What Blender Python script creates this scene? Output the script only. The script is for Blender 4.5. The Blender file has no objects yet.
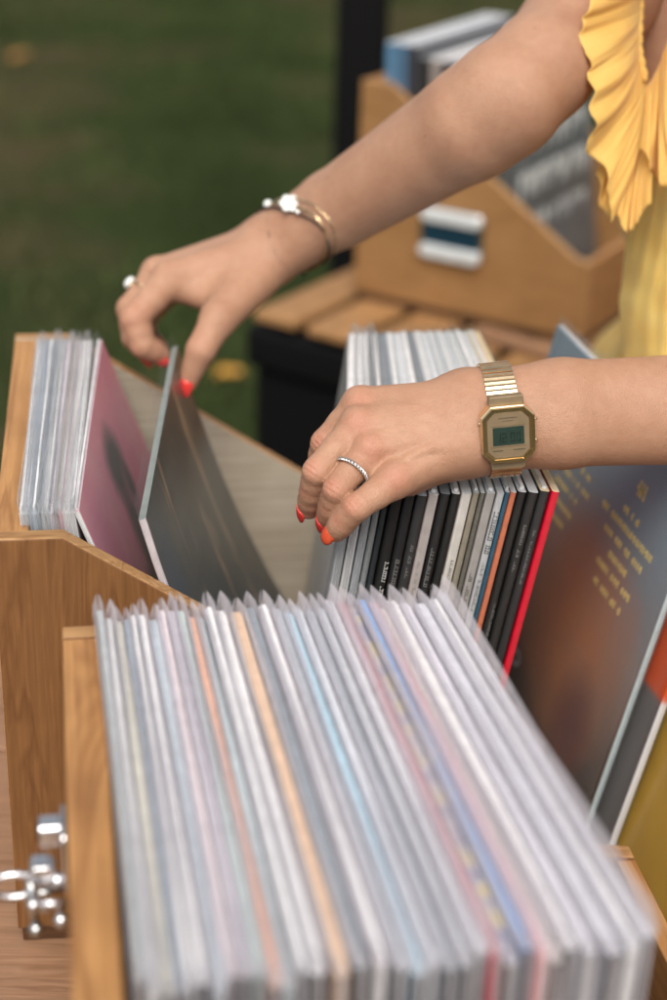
import bpy, bmesh, math, random
import numpy as np
from mathutils import Vector, Matrix, noise as mnoise
random.seed(7)
rng = np.random.default_rng(7)
R = math.radians
scn = bpy.context.scene
COL = scn.collection

# ------------------------------------------------------------------ camera model
FPX, TH, CZ = 1650.0, R(25.87), 0.785
ROLL = R(2.0)
_R0 = Vector((1, 0, 0)); cF = Vector((0, math.cos(TH), -math.sin(TH))); _U0 = Vector((0, math.sin(TH), math.cos(TH)))
cR = _R0*math.cos(ROLL)+_U0*math.sin(ROLL); cU = _U0*math.cos(ROLL)-_R0*math.sin(ROLL)
CAM = Vector((0, 0, CZ))
def C(px, py, z):
    return CAM + cR*((px-333.5)/FPX*z) + cU*((500-py)/FPX*z) + cF*z
def onplane(px, py, Z):
    d = cR*((px-333.5)/FPX) + cU*((500-py)/FPX) + cF
    return CAM + d*((Z-CZ)/d.z)
def proj(p):
    q = Vector(p)-CAM; z = q.dot(cF)
    return (333.5+q.dot(cR)/z*FPX, 500-q.dot(cU)/z*FPX, z)

# ------------------------------------------------------------------ materials
def newmat(name):
    m = bpy.data.materials.new(name); m.use_nodes = True
    nt = m.node_tree; nt.nodes.clear()
    o = nt.nodes.new('ShaderNodeOutputMaterial'); b = nt.nodes.new('ShaderNodeBsdfPrincipled')
    nt.links.new(b.outputs[0], o.inputs[0])
    return m, nt, b, o
def N(nt, t, **kw):
    n = nt.nodes.new(t)
    for k, v in kw.items():
        if k.startswith('i_'):
            n.inputs[k[2:].replace('_', ' ')].default_value = v
        else: setattr(n, k, v)
    return n
def coords(nt, scale=(1, 1, 1), kind='Object', loc=(0, 0, 0)):
    tc = N(nt, 'ShaderNodeTexCoord'); mp = N(nt, 'ShaderNodeMapping')
    mp.inputs['Scale'].default_value = scale; mp.inputs['Location'].default_value = loc
    nt.links.new(tc.outputs[kind], mp.inputs[0]); return mp.outputs[0]
def ramp(nt, fac, stops):
    r = N(nt, 'ShaderNodeValToRGB'); e = r.color_ramp.elements
    while len(e) < len(stops): e.new(0.5)
    for i, (p, c) in enumerate(stops):
        e[i].position = p; e[i].color = (*c, 1)
    nt.links.new(fac, r.inputs[0]); return r.outputs[0]
def noise(nt, vec, s, d=3, rough=.55, dist=0.):
    n = N(nt, 'ShaderNodeTexNoise'); n.inputs['Scale'].default_value = s; n.inputs['Detail'].default_value = d
    n.inputs['Roughness'].default_value = rough; n.inputs['Distortion'].default_value = dist
    nt.links.new(vec, n.inputs['Vector']); return n.outputs[0]
def bump(nt, b, h, strength=.3, dist=.001):
    n = N(nt, 'ShaderNodeBump'); n.inputs['Strength'].default_value = strength; n.inputs['Distance'].default_value = dist
    nt.links.new(h, n.inputs['Height']); nt.links.new(n.outputs[0], b.inputs['Normal'])
def mixc(nt, f, a, b, mode='MIX'):
    n = N(nt, 'ShaderNodeMix', data_type='RGBA', blend_type=mode)
    if isinstance(f, (int, float)): n.inputs[0].default_value = f
    else: nt.links.new(f, n.inputs[0])
    for i, v in ((6, a), (7, b)):
        if isinstance(v, tuple): n.inputs[i].default_value = (*v, 1)
        else: nt.links.new(v, n.inputs[i])
    return n.outputs[2]
_pl = {}
def plain(col, rough=.5, metal=0., name='paint', var=.0, coat=0.):
    key = (tuple(round(c, 3) for c in col), rough, metal, var, coat, name)
    if key in _pl: return _pl[key]
    m, nt, b, o = newmat(name)
    b.inputs['Roughness'].default_value = rough; b.inputs['Metallic'].default_value = metal
    b.inputs['Coat Weight'].default_value = coat
    v = coords(nt)
    n1 = noise(nt, v, 90, 3)
    k = .10+var
    c = ramp(nt, n1, [(.3, tuple(x*(1-k) for x in col)), (.7, tuple(min(1, x*(1+k)) for x in col))])
    nt.links.new(c, b.inputs['Base Color'])
    _pl[key] = m; return m

def wood(name, c1, c2, c3, axis='x', rough=.55, seed=0., knots=True, fine=1.):
    m, nt, b, o = newmat(name)
    sc = {'x': (1.3, 14, 14), 'y': (14, 1.3, 14), 'z': (14, 14, 1.3)}[axis]
    v = coords(nt, sc, loc=(seed, seed*1.7, seed*.3))
    n1 = noise(nt, v, 1.6, 4, .6, .8)
    w = N(nt, 'ShaderNodeMath', operation='MULTIPLY'); w.inputs[1].default_value = 9*fine
    nt.links.new(n1, w.inputs[0])
    fr = N(nt, 'ShaderNodeMath', operation='FRACT'); nt.links.new(w.outputs[0], fr.inputs[0])
    pp = N(nt, 'ShaderNodeMath', operation='PINGPONG'); pp.inputs[1].default_value = .5; nt.links.new(w.outputs[0], pp.inputs[0])
    ring = ramp(nt, pp.outputs[0], [(0, c1), (.28, c2), (.5, c3)])
    sc2 = {'x': (4, 160, 160), 'y': (160, 4, 160), 'z': (160, 160, 4)}[axis]
    v2 = coords(nt, sc2)
    n2 = noise(nt, v2, 2.2, 4, .7)
    f2 = ramp(nt, n2, [(.3, (.62, .58, .55)), (.62, (1, 1, 1))])
    col = mixc(nt, .75, ring, f2, 'MULTIPLY')
    if knots:
        v3 = coords(nt, (9, 9, 9), loc=(seed+.3, .2, seed))
        vo = N(nt, 'ShaderNodeTexVoronoi'); vo.inputs['Scale'].default_value = 1.0
        nt.links.new(v3, vo.inputs['Vector'])
        kf = ramp(nt, vo.outputs['Distance'], [(.04, (1, 1, 1)), (.08, (0, 0, 0))])
        col = mixc(nt, kf, col, tuple(x*.35 for x in c1))
    v4 = coords(nt, (1, 1, 1))
    blot = ramp(nt, noise(nt, v4, 14, 3), [(.35, (.8, .78, .75)), (.65, (1, 1, 1))])
    col = mixc(nt, .8, col, blot, 'MULTIPLY')
    nt.links.new(col, b.inputs['Base Color'])
    b.inputs['Roughness'].default_value = rough
    bump(nt, b, n2, .25, .0006)
    return m

M = {}
M['edge_x'] = wood('sanded_edge_wood', (.42, .235, .095), (.52, .30, .13), (.33, .165, .06), 'x', seed=1.1, knots=False)
M['edge_y'] = wood('sanded_edge_wood_long', (.44, .22, .075), (.52, .27, .10), (.34, .155, .05), 'y', seed=2.1, knots=False, fine=.45)
M['stain_z'] = wood('orange_stained_wood', (.22, .100, .033), (.25, .115, .039), (.18, .078, .025), 'z', seed=3.2, fine=.6)
M['stain_x'] = wood('honey_stained_wood', (.34, .18, .066), (.375, .20, .078), (.29, .145, .048), 'x', seed=4.4)
M['stain_y'] = wood('honey_stained_wood_long', (.33, .16, .055), (.40, .2, .07), (.24, .11, .035), 'y', seed=5.4)
M['table'] = wood('pale_table_wood', (.36, .20, .115), (.40, .235, .14), (.31, .165, .09), 'x', seed=6.0)
M['slat'] = wood('pine_slat_wood', (.42, .225, .09), (.47, .26, .11), (.34, .17, .065), 'y', seed=7.0)
M['darkbase'] = wood('dark_base_wood', (.09, .04, .018), (.12, .055, .024), (.07, .03, .012), 'x', seed=8.0, knots=False)
M['greypanel'] = wood('grey_weathered_panel', (.46, .41, .33), (.465, .415, .335), (.455, .405, .325), 'x', seed=9.0, knots=False, fine=.3)

def skin_mat():
    m, nt, b, o = newmat('skin')
    v = coords(nt)
    n1 = noise(nt, v, 28, 3); n2 = noise(nt, v, 140, 4, .6)
    c = ramp(nt, n1, [(.3, (.40, .218, .138)), (.5, (.435, .246, .158)), (.72, (.465, .270, .177))])
    c2 = ramp(nt, n2, [(.35, (.90, .84, .82)), (.65, (1, 1, 1))])
    c = mixc(nt, .55, c, c2, 'MULTIPLY')
    vo = N(nt, 'ShaderNodeTexVoronoi'); vo.inputs['Scale'].default_value = 38
    nt.links.new(v, vo.inputs['Vector'])
    fr = ramp(nt, vo.outputs['Distance'], [(.028, (1, 1, 1)), (.05, (0, 0, 0))])
    c = mixc(nt, fr, c, (.27, .12, .07))
    at = N(nt, 'ShaderNodeAttribute'); at.attribute_name = 'flush'
    c = mixc(nt, at.outputs['Fac'], c, (.50, .19, .13))
    nt.links.new(c, b.inputs['Base Color'])
    b.inputs['Roughness'].default_value = .47
    b.inputs['Specular IOR Level'].default_value = .38
    b.inputs['Subsurface Weight'].default_value = .25
    b.inputs['Subsurface Radius'].default_value = (1, .35, .2)
    b.inputs['Subsurface Scale'].default_value = .006
    vv = N(nt, 'ShaderNodeTexVoronoi', feature='DISTANCE_TO_EDGE'); vv.inputs['Scale'].default_value = 720
    wv = N(nt, 'ShaderNodeVectorMath', operation='ADD')
    nz = N(nt, 'ShaderNodeTexNoise'); nz.inputs['Scale'].default_value = 300; nt.links.new(v, nz.inputs['Vector'])
    ns = N(nt, 'ShaderNodeVectorMath', operation='SCALE'); ns.inputs['Scale'].default_value = .002
    nt.links.new(nz.outputs['Color'], ns.inputs[0]); nt.links.new(v, wv.inputs[0]); nt.links.new(ns.outputs[0], wv.inputs[1])
    nt.links.new(wv.outputs[0], vv.inputs['Vector'])
    ad = N(nt, 'ShaderNodeMath', operation='ADD'); nt.links.new(vv.outputs['Distance'], ad.inputs[0])
    n4 = noise(nt, v, 420, 3); nt.links.new(n4, ad.inputs[1])
    bump(nt, b, ad.outputs[0], .65, .0007)
    return m
M['skin'] = skin_mat()

def plastic_mat(name, tint, op, rough=.16, fk=.3):
    m = bpy.data.materials.new(name); m.use_nodes = True; nt = m.node_tree; nt.nodes.clear()
    o = nt.nodes.new('ShaderNodeOutputMaterial')
    tr = nt.nodes.new('ShaderNodeBsdfTransparent'); tr.inputs[0].default_value = (.97, .98, .98, 1)
    b = nt.nodes.new('ShaderNodeBsdfPrincipled'); b.inputs['Base Color'].default_value = (*tint, 1)
    b.inputs['Roughness'].default_value = rough
    tl = nt.nodes.new('ShaderNodeBsdfTranslucent'); tl.inputs[0].default_value = (*tint, 1)
    m1 = nt.nodes.new('ShaderNodeMixShader'); m1.inputs[0].default_value = .35
    nt.links.new(b.outputs[0], m1.inputs[1]); nt.links.new(tl.outputs[0], m1.inputs[2])
    m2 = nt.nodes.new('ShaderNodeMixShader')
    v = coords(nt); n1 = noise(nt, v, 25, 3, .6, 1.5)
    lw = N(nt, 'ShaderNodeLayerWeight'); lw.inputs[0].default_value = .35
    f = N(nt, 'ShaderNodeMapRange'); f.inputs['From Min'].default_value = .3; f.inputs['From Max'].default_value = .7
    f.inputs['To Min'].default_value = op*.7; f.inputs['To Max'].default_value = op*1.3
    nt.links.new(n1, f.inputs[0])
    a = N(nt, 'ShaderNodeMath', operation='MULTIPLY_ADD'); a.inputs[1].default_value = fk; a.use_clamp = True
    nt.links.new(lw.outputs['Facing'], a.inputs[0]); nt.links.new(f.outputs[0], a.inputs[2])
    nt.links.new(a.outputs[0], m2.inputs[0]); nt.links.new(tr.outputs[0], m2.inputs[1]); nt.links.new(m1.outputs[0], m2.inputs[2])
    nt.links.new(m2.outputs[0], o.inputs[0])
    return m
M['sleeve'] = plastic_mat('milky_plastic', (.80, .81, .83), .26, fk=.35)
M['clear'] = plastic_mat('clear_plastic', (.50, .54, .55), .03, .12, .07)
M['haze'] = plastic_mat('hazy_plastic', (.55, .60, .63), .10, .12, .16)
M['dense'] = plastic_mat('dense_milky_plastic', (.88, .86, .90), .44, .3, fk=.3)
M['paper'] = plain((.74, .74, .76), .7, name='white_paper')
M['chrome'] = plain((.70, .71, .74), .24, 1., 'chrome')
M['nickel'] = plain((.55, .57, .58), .25, 1., 'nickel')
M['gold'] = plain((.88, .68, .42), .20, 1., 'gold_metal')
M['goldsoft'] = plain((.25, .185, .11), .45, .3, 'brushed_gold')
M['golddark'] = plain((.46, .34, .18), .3, 1., 'shadowed_gold_gap')
M['silver'] = plain((.75, .74, .72), .2, 1., 'silver')
M['lcd'] = plain((.022, .042, .034), .2, 0, 'lcd_glass', coat=.3)
M['digit'] = plain((.012, .02, .017), .3, 0, 'lcd_digit')
M['print_dark'] = plain((.06, .045, .03), .5, 0, 'dark_print')
M['nail'] = plain((.80, .055, .045), .16, 0, 'coral_red_polish', coat=.6)
M['nail_orange'] = plain((.86, .12, .05), .16, 0, 'orange_red_polish', coat=.6)
M['black'] = plain((.004, .004, .0045), .6, 0, 'black_cloth')
M['blackmetal'] = plain((.004, .004, .0045), .4, 0, 'black_metal')
M['white_ink'] = plain((.62, .62, .6), .5, 0, 'white_ink')
M['grey_ink'] = plain((.22, .22, .22), .5, 0, 'grey_ink')
M['dark_ink'] = plain((.05, .05, .05), .5, 0, 'dark_ink')
M['stone'] = plain((.8, .83, .8), .1, 0, 'pale_stone', coat=1.)
M['cord'] = plain((.03, .022, .02), .8, 0, 'dark_cord')
M['hair'] = plain((.10, .05, .025), .5, 0, 'brown_hair', var=.2)
M['eye'] = plain((.7, .7, .68), .1, 0, 'eye_white'); M['iris'] = plain((.06, .04, .02), .1, 0, 'iris')
M['lip'] = plain((.5, .16, .13), .4, 0, 'lips'); M['shoe'] = plain((.5, .46, .4), .6, 0, 'canvas_shoe')

for k in ('black', 'blackmetal'):
    M[k].node_tree.nodes['Principled BSDF'].inputs['Specular IOR Level'].default_value = .12; M[k].node_tree.nodes['Principled BSDF'].inputs['Roughness'].default_value = .7
def cloth_mat(name='yellow_crepe', trans=.3, sh=((.86, .54, .14), (.91, .62, .19))):
    m, nt, b, o = newmat(name)
    v = coords(nt)
    c = ramp(nt, noise(nt, v, 30, 3), [(.3, sh[0]), (.7, sh[1])])
    nt.links.new(c, b.inputs['Base Color']); b.inputs['Roughness'].default_value = .75
    b.inputs['Sheen Weight'].default_value = .25
    b.inputs['Subsurface Weight'].default_value = .15; b.inputs['Subsurface Scale'].default_value = .004
    bump(nt, b, noise(nt, v, 900, 2), .35, .0004)
    tl = N(nt, 'ShaderNodeBsdfTranslucent'); nt.links.new(c, tl.inputs[0]); mx = N(nt, 'ShaderNodeMixShader'); mx.inputs[0].default_value = trans
    nt.links.new(b.outputs[0], mx.inputs[1]); nt.links.new(tl.outputs[0], mx.inputs[2]); nt.links.new(mx.outputs[0], o.inputs[0])
    return m
M['yellow'] = cloth_mat()
M['yellow_body'] = cloth_mat('yellow_crepe_body', 0., ((.86, .56, .16), (.92, .64, .22)))
def cover_art(name, fn, rough=.4):
    """fn(nt, uv) -> colour socket; uv = object coords of record local frame (s along the top, -, h up)"""
    m, nt, b, o = newmat(name); uv = coords(nt)
    nt.links.new(fn(nt, uv), b.inputs['Base Color']); b.inputs['Roughness'].default_value = rough
    b.inputs['Coat Weight'].default_value = .3; b.inputs['Coat Roughness'].default_value = .25
    return m
def sep(nt, uv):
    s = N(nt, 'ShaderNodeSeparateXYZ'); nt.links.new(uv, s.inputs[0]); return s
def blob(nt, uv, cx, cz, rx, rz, soft=.12):
    s = sep(nt, uv)
    def t(o_, c, r):
        a = N(nt, 'ShaderNodeMath', operation='SUBTRACT'); nt.links.new(o_, a.inputs[0]); a.inputs[1].default_value = c
        b = N(nt, 'ShaderNodeMath', operation='DIVIDE'); nt.links.new(a.outputs[0], b.inputs[0]); b.inputs[1].default_value = r
        q = N(nt, 'ShaderNodeMath', operation='MULTIPLY'); nt.links.new(b.outputs[0], q.inputs[0]); nt.links.new(b.outputs[0], q.inputs[1]); return q.outputs[0]
    a = N(nt, 'ShaderNodeMath', operation='ADD'); nt.links.new(t(s.outputs[0], cx, rx), a.inputs[0]); nt.links.new(t(s.outputs[2], cz, rz), a.inputs[1])
    nz = N(nt, 'ShaderNodeMath', operation='MULTIPLY_ADD'); nt.links.new(noise(nt, uv, 24, 3), nz.inputs[0]); nz.inputs[1].default_value = .9
    nt.links.new(a.outputs[0], nz.inputs[2])
    hf = N(nt, 'ShaderNodeMath', operation='MULTIPLY'); hf.inputs[1].default_value = .4; nt.links.new(nz.outputs[0], hf.inputs[0])
    return ramp(nt, hf.outputs[0], [(.35-.2*soft, (1, 1, 1)), (.41+.40*soft, (0, 0, 0))])

# ------------------------------------------------------------------ mesh helpers
def link(o, parent=None):
    COL.objects.link(o)
    if parent is not None: o.parent = parent
    return o
def meshobj(name, verts, faces, mats, parent=None, smooth=False, midx=None):
    me = bpy.data.meshes.new(name); me.from_pydata([tuple(v) for v in verts], [], faces); 
    for m in (mats if isinstance(mats, (list, tuple)) else [mats]): me.materials.append(m)
    if midx is not None: me.polygons.foreach_set('material_index', midx)
    if smooth: me.polygons.foreach_set('use_smooth', [True]*len(me.polygons))
    me.update()
    return link(bpy.data.objects.new(name, me), parent)
def empty(name, loc=(0, 0, 0), rz=0., mat=None):
    o = bpy.data.objects.new(name, None); COL.objects.link(o)
    if mat is not None: o.matrix_world = mat
    else: o.location = loc; o.rotation_euler = (0, 0, rz)
    o.empty_display_size = .05
    return o
def tag(o, label, cat, group=None, kind=None):
    if label: o['label'] = label
    if cat: o['category'] = cat
    if group: o['group'] = group
    if kind: o['kind'] = kind
    return o
class MB:
    def __init__(s): s.v = []; s.f = []; s.m = []
    def add(s, vs, fs, mi=0):
        o = len(s.v); s.v += [tuple(v) for v in vs]; s.f += [tuple(i+o for i in f) for f in fs]; s.m += [mi]*len(fs)
    def box(s, a, b, mi=0, T=None):
        (x0, y0, z0), (x1, y1, z1) = a, b
        vs = [Vector(p) for p in ((x0,y0,z0),(x1,y0,z0),(x1,y1,z0),(x0,y1,z0),(x0,y0,z1),(x1,y0,z1),(x1,y1,z1),(x0,y1,z1))]
        if T is not None: vs = [T @ v for v in vs]
        s.add(vs, [(0,3,2,1),(4,5,6,7),(0,1,5,4),(1,2,6,5),(2,3,7,6),(3,0,4,7)], mi)
    def prism(s, pts, n, t0, t1, side_mats=0, cap=0):
        """pts: 2D polygon (a,b) CCW; n: function (a,b,t)->3D"""
        k = len(pts); o = len(s.v)
        s.v += [tuple(n(a, b, t0)) for a, b in pts]+[tuple(n(a, b, t1)) for a, b in pts]
        s.f.append(tuple(o+i for i in reversed(range(k)))); s.m.append(cap)
        s.f.append(tuple(o+k+i for i in range(k))); s.m.append(cap)
        for i in range(k):
            j = (i+1) % k; s.f.append((o+i, o+j, o+k+j, o+k+i)); s.m.append(side_mats[i] if isinstance(side_mats, list) else side_mats)
    def tube(s, path, r, n=10, mi=0, closed=False, caps=True):
        P = [Vector(p) for p in path]; k = len(P); o = len(s.v)
        rr = r if isinstance(r, (list, tuple)) else [r]*k
        up = None
        for i in range(k):
            a = P[(i-1) % k] if (closed or i > 0) else P[i]; b = P[(i+1) % k] if (closed or i < k-1) else P[i]
            t = (b-a).normalized()
            if up is None:
                up = t.orthogonal().normalized()
            up = (up-t*up.dot(t)).normalized(); w = t.cross(up)
            for j in range(n):
                an = 2*math.pi*j/n; s.v.append(tuple(P[i]+(up*math.cos(an)+w*math.sin(an))*rr[i]))
        for i in range(k if closed else k-1):
            for j in range(n):
                a = o+i*n+j; b = o+i*n+(j+1) % n; c = o+((i+1) % k)*n+(j+1) % n; d = o+((i+1) % k)*n+j
                s.f.append((a, b, c, d)); s.m.append(mi)
        if caps and not closed:
            s.f.append(tuple(o+j for j in reversed(range(n)))); s.m.append(mi)
            s.f.append(tuple(o+(k-1)*n+j for j in range(n))); s.m.append(mi)
    def ball(s, c, r, mi=0, n=12, m=8, T=None):
        o = len(s.v); c = Vector(c); r = r if isinstance(r, (list, tuple)) else (r, r, r)
        for i in range(m+1):
            th = math.pi*i/m
            for j in range(n):
                ph = 2*math.pi*j/n
                v = Vector((r[0]*math.sin(th)*math.cos(ph), r[1]*math.sin(th)*math.sin(ph), r[2]*math.cos(th)))
                s.v.append(tuple(c+(T @ v if T is not None else v)))
        for i in range(m):
            for j in range(n):
                s.f.append((o+i*n+j, o+(i+1)*n+j, o+(i+1)*n+(j+1) % n, o+i*n+(j+1) % n)); s.m.append(mi)
    def build(s, name, mats, parent=None, smooth=False, bevel=0., seg=2):
        o = meshobj(name, s.v, s.f, mats, parent, smooth, s.m)
        if bevel:
            md = o.modifiers.new('bevel', 'BEVEL'); md.width = bevel; md.segments = seg; md.limit_method = 'ANGLE'; md.angle_limit = R(40)
            me = o.data; me.polygons.foreach_set('use_smooth', [True]*len(me.polygons))
            wn = o.modifiers.new('wn', 'WEIGHTED_NORMAL'); wn.keep_sharp = True
        return o
def roundrect(w, h, r, n=5):
    pts = []
    for cx, cy, a0 in ((w/2-r, h/2-r, 0), (-w/2+r, h/2-r, 90), (-w/2+r, -h/2+r, 180), (w/2-r, -h/2+r, 270)):
        for i in range(n+1):
            a = R(a0+90*i/n); pts.append((cx+r*math.cos(a), cy+r*math.sin(a)))
    return pts

# ------------------------------------------------------------------ render settings, camera, light
cam_d = bpy.data.cameras.new('camera'); cam = bpy.data.objects.new('camera', cam_d); COL.objects.link(cam)
cam.matrix_world = Matrix(((cR.x, cU.x, -cF.x, CAM.x), (cR.y, cU.y, -cF.y, CAM.y), (cR.z, cU.z, -cF.z, CAM.z), (0, 0, 0, 1)))
cam_d.sensor_fit = 'VERTICAL'; cam_d.sensor_height = 36; cam_d.lens = FPX/1000*36
cam_d.clip_start = .02; cam_d.clip_end = 500
cam_d.dof.use_dof = True; cam_d.dof.focus_distance = 1.065; cam_d.dof.aperture_fstop = 59.4/18.5
scn.camera = cam
w = bpy.data.worlds.new('World'); scn.world = w; w.use_nodes = True
nt = w.node_tree; nt.nodes.clear()
wo = nt.nodes.new('ShaderNodeOutputWorld'); bg = nt.nodes.new('ShaderNodeBackground'); sky = nt.nodes.new('ShaderNodeTexSky')
sky.sky_type = 'NISHITA'; sky.sun_disc = False; sky.sun_elevation = R(50); sky.sun_rotation = R(184); sky.air_density = 1.2; sky.dust_density = 4; sky.ozone_density = .6
hs = nt.nodes.new('ShaderNodeHueSaturation'); hs.inputs['Saturation'].default_value = .22; nt.links.new(sky.outputs[0], hs.inputs['Color']); nt.links.new(hs.outputs[0], bg.inputs[0]); bg.inputs[1].default_value = .12; nt.links.new(bg.outputs[0], wo.inputs[0])
sun_d = bpy.data.lights.new('sun', 'SUN'); sun = bpy.data.objects.new('sun', sun_d); COL.objects.link(sun)
sun_d.energy = 1.9; sun_d.angle = R(32); sun_d.color = (1, .90, .78)
# sun_rotation -60 deg: azimuth measured from +Y clockwise -> sun at direction (sin, cos)
az = R(184); el = R(50)
sd = Vector((math.sin(az)*math.cos(el), math.cos(az)*math.cos(el), math.sin(el)))
sun.rotation_euler = sd.to_track_quat('Z', 'Y').to_euler(); sun.location = sd*6
scn.view_settings.view_transform = 'Standard'; scn.view_settings.look = 'None'; scn.view_settings.gamma = 1
scn.view_settings.exposure = 0.38; scn.view_settings.use_curve_mapping = False
cy = scn.cycles; cy.max_bounces = 8; cy.transparent_max_bounces = 48; cy.diffuse_bounces = 4; cy.glossy_bounces = 4
cy.use_denoising = True; cy.use_adaptive_sampling = True; cy.adaptive_threshold = .02; cy.sample_clamp_indirect = 4
cy.caustics_reflective = False; cy.caustics_refractive = False

# ------------------------------------------------------------------ ground, grass
GZ = -.75
def ground():
    n = 60; vs = []; fs = []
    xs = np.concatenate([-np.geomspace(60, .3, n//2), np.geomspace(.3, 60, n//2)])
    for i, x in enumerate(xs):
        for j, y in enumerate(xs):
            vs.append((x, y+3, GZ+.012*math.sin(x*1.9)*math.cos(y*1.3)))
    for i in range(n-1):
        for j in range(n-1):
            a = i*n+j; fs.append((a, a+n, a+n+1, a+1))
    m, nt, b, o = newmat('lawn_soil')
    v = coords(nt)
    c = ramp(nt, noise(nt, v, 1.1, 5, .6), [(.32, (.028, .038, .015)), (.5, (.042, .056, .022)), (.64, (.085, .068, .038))])
    c2 = ramp(nt, noise(nt, v, 40, 4), [(.3, (.5, .5, .5)), (.7, (1, 1, 1))])
    nt.links.new(mixc(nt, 1., c, c2, 'MULTIPLY'), b.inputs['Base Color']); b.inputs['Roughness'].default_value = 1.; b.inputs['Specular IOR Level'].default_value = 0.
    tag(meshobj('ground', vs, fs, m, smooth=True), None, None, kind='structure')
ground()
def grass():
    nb = 46000
    y = 1.5+8.5*rng.random(nb)**1.3*1.25; x = (rng.random(nb)-.5)*(2.2+y*.75)-.4
    clump = (np.sin(x*2.1+1)*np.cos(y*1.7)+np.sin(x*5.3+y*4.1)*.6)
    keep = clump+rng.normal(0, .7, nb) > -.55
    x, y = x[keep], y[keep]; nb = len(x)
    h = .035+.05*rng.random(nb); a = rng.random(nb)*6.28; w_ = .004+.004*rng.random(nb)
    lx, ly = rng.normal(0, .03, nb), rng.normal(0, .03, nb)
    V = np.zeros((nb, 3, 3)); z0 = GZ-.01
    V[:, 0] = np.stack([x-np.cos(a)*w_, y-np.sin(a)*w_, np.full(nb, z0)], 1)
    V[:, 1] = np.stack([x+np.cos(a)*w_, y+np.sin(a)*w_, np.full(nb, z0)], 1)
    V[:, 2] = np.stack([x+lx, y+ly, z0+h], 1)
    F = np.arange(nb*3).reshape(-1, 3)
    m, nt, b, o = newmat('grass_blades')
    v = coords(nt)
    c = ramp(nt, noise(nt, v, .9, 4), [(.33, (.032, .048, .016)), (.46, (.054, .080, .026)), (.56, (.078, .104, .038)), (.66, (.135, .115, .06))])
    c2 = ramp(nt, noise(nt, v, 60, 2), [(.3, (.55, .6, .5)), (.7, (1.0, 1.0, 1.0))])
    nt.links.new(mixc(nt, 1., c, c2, 'MULTIPLY'), b.inputs['Base Color']); b.inputs['Roughness'].default_value = .9; b.inputs['Specular IOR Level'].default_value = .04
    o = meshobj('grass', V.reshape(-1, 3).tolist(), F.tolist(), m)
    tag(o, 'short green lawn grass, out of focus behind the crates', 'grass', kind='stuff')
grass()
def leaf(px, py, size, col, label):
    p = onplane(px, py, GZ+.03)
    mb = MB(); k = 14; pts = []
    for i in range(k):
        a = 2*math.pi*i/k; r = size*(1+.25*math.cos(5*a)); pts.append((r*math.cos(a), r*.75*math.sin(a)))
    vs = [(0, 0, .012)]+[(a, b, .012*math.sin(3*i)) for i, (a, b) in enumerate(pts)]
    n0 = len(vs); vs += [(v[0], v[1], v[2]-.002) for v in vs]
    fs = [(0, 1+i, 1+(i+1) % k) for i in range(k)]+[(n0, n0+1+(i+1) % k, n0+1+i) for i in range(k)]
    fs += [(1+i, n0+1+i, n0+1+(i+1) % k, 1+(i+1) % k) for i in range(k)]
    mb.add(vs, fs); mb.tube([(size*.9, 0, 0), (size*1.7, size*.2, -.01)], .002, 6)
    o = mb.build('fallen_leaf', plain(col, .6, name='dry_leaf', var=.2)); o.location = p; o.rotation_euler = (.25, -.15, px)
    tag(o, label, 'leaf', 'fallen leaves on the lawn')
leaf(230, 372, .034, (.62, .32, .05), 'golden yellow fallen leaf on the grass below the raised hand')
leaf(18, 55, .05, (.36, .18, .05), 'brown fallen leaf far back in the grass at upper left')

# ------------------------------------------------------------------ tables
def table_near():
    t = empty('wooden_table', (0, .7, GZ)); tag(t, 'pale wooden plank table carrying the two nearest record crates', 'table')
    x0, x1, y0, y1 = -.75, 1.05, .02-.7, 1.36-.7
    k = 0; y = y0
    while y < y1-.02:
        ye = min(y+.185, y1); mb = MB(); mb.box((x0, y, .72), (x1, ye-.006, .7495)); mb.build('plank', M['table'], t, bevel=.002); y = ye; k += 1
    for sx in (x0+.08, x1-.14):
        for sy in (y0+.06, y1-.12):
            mb = MB(); mb.box((sx, sy, 0), (sx+.06, sy+.06, .72)); mb.build('leg', M['table'], t, bevel=.003)
    mb = MB(); mb.box((x0+.05, y0+.05, .64), (x1-.05, y0+.07, .7195)); mb.box((x0+.05, y1-.11, .64), (x1-.05, y1-.09, .7195)); mb.build('apron', M['table'], t)
table_near()
# second table, slatted; frame: origin at near left corner, x along its near edge, y away
u2 = Vector((.84, -.54, 0)).normalized(); ang2 = math.atan2(u2.y, u2.x)
p2 = onplane(256, 309, 0)
def table_far():
    t = empty('slatted_table', (p2.x, p2.y, GZ), ang2); tag(t, 'slatted pine table behind, under the chest-like record crate', 'table')
    L = 1.05
    x = 0.
    while x < L:
        w_ = .072; mb = MB(); mb.box((x, -.012+.02*random.random(), .7345), (x+w_, .62, .7490)); mb.build('slat', M['slat'], t, bevel=.003); x += w_+.021
    mb = MB(); mb.box((.02, .16, .708), (L, .185, .734)); mb.box((.02, .56, .708), (L, .585, .734)); mb.build('crossbar', M['slat'], t, bevel=.002)
    for sx in (.03, L-.08):
        for sy in (.25, .5):
            mb = MB(); mb.box((sx, sy, 0), (sx+.05, sy+.05, .7335)); mb.build('leg', M['slat'], t, bevel=.003)
table_far()
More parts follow.
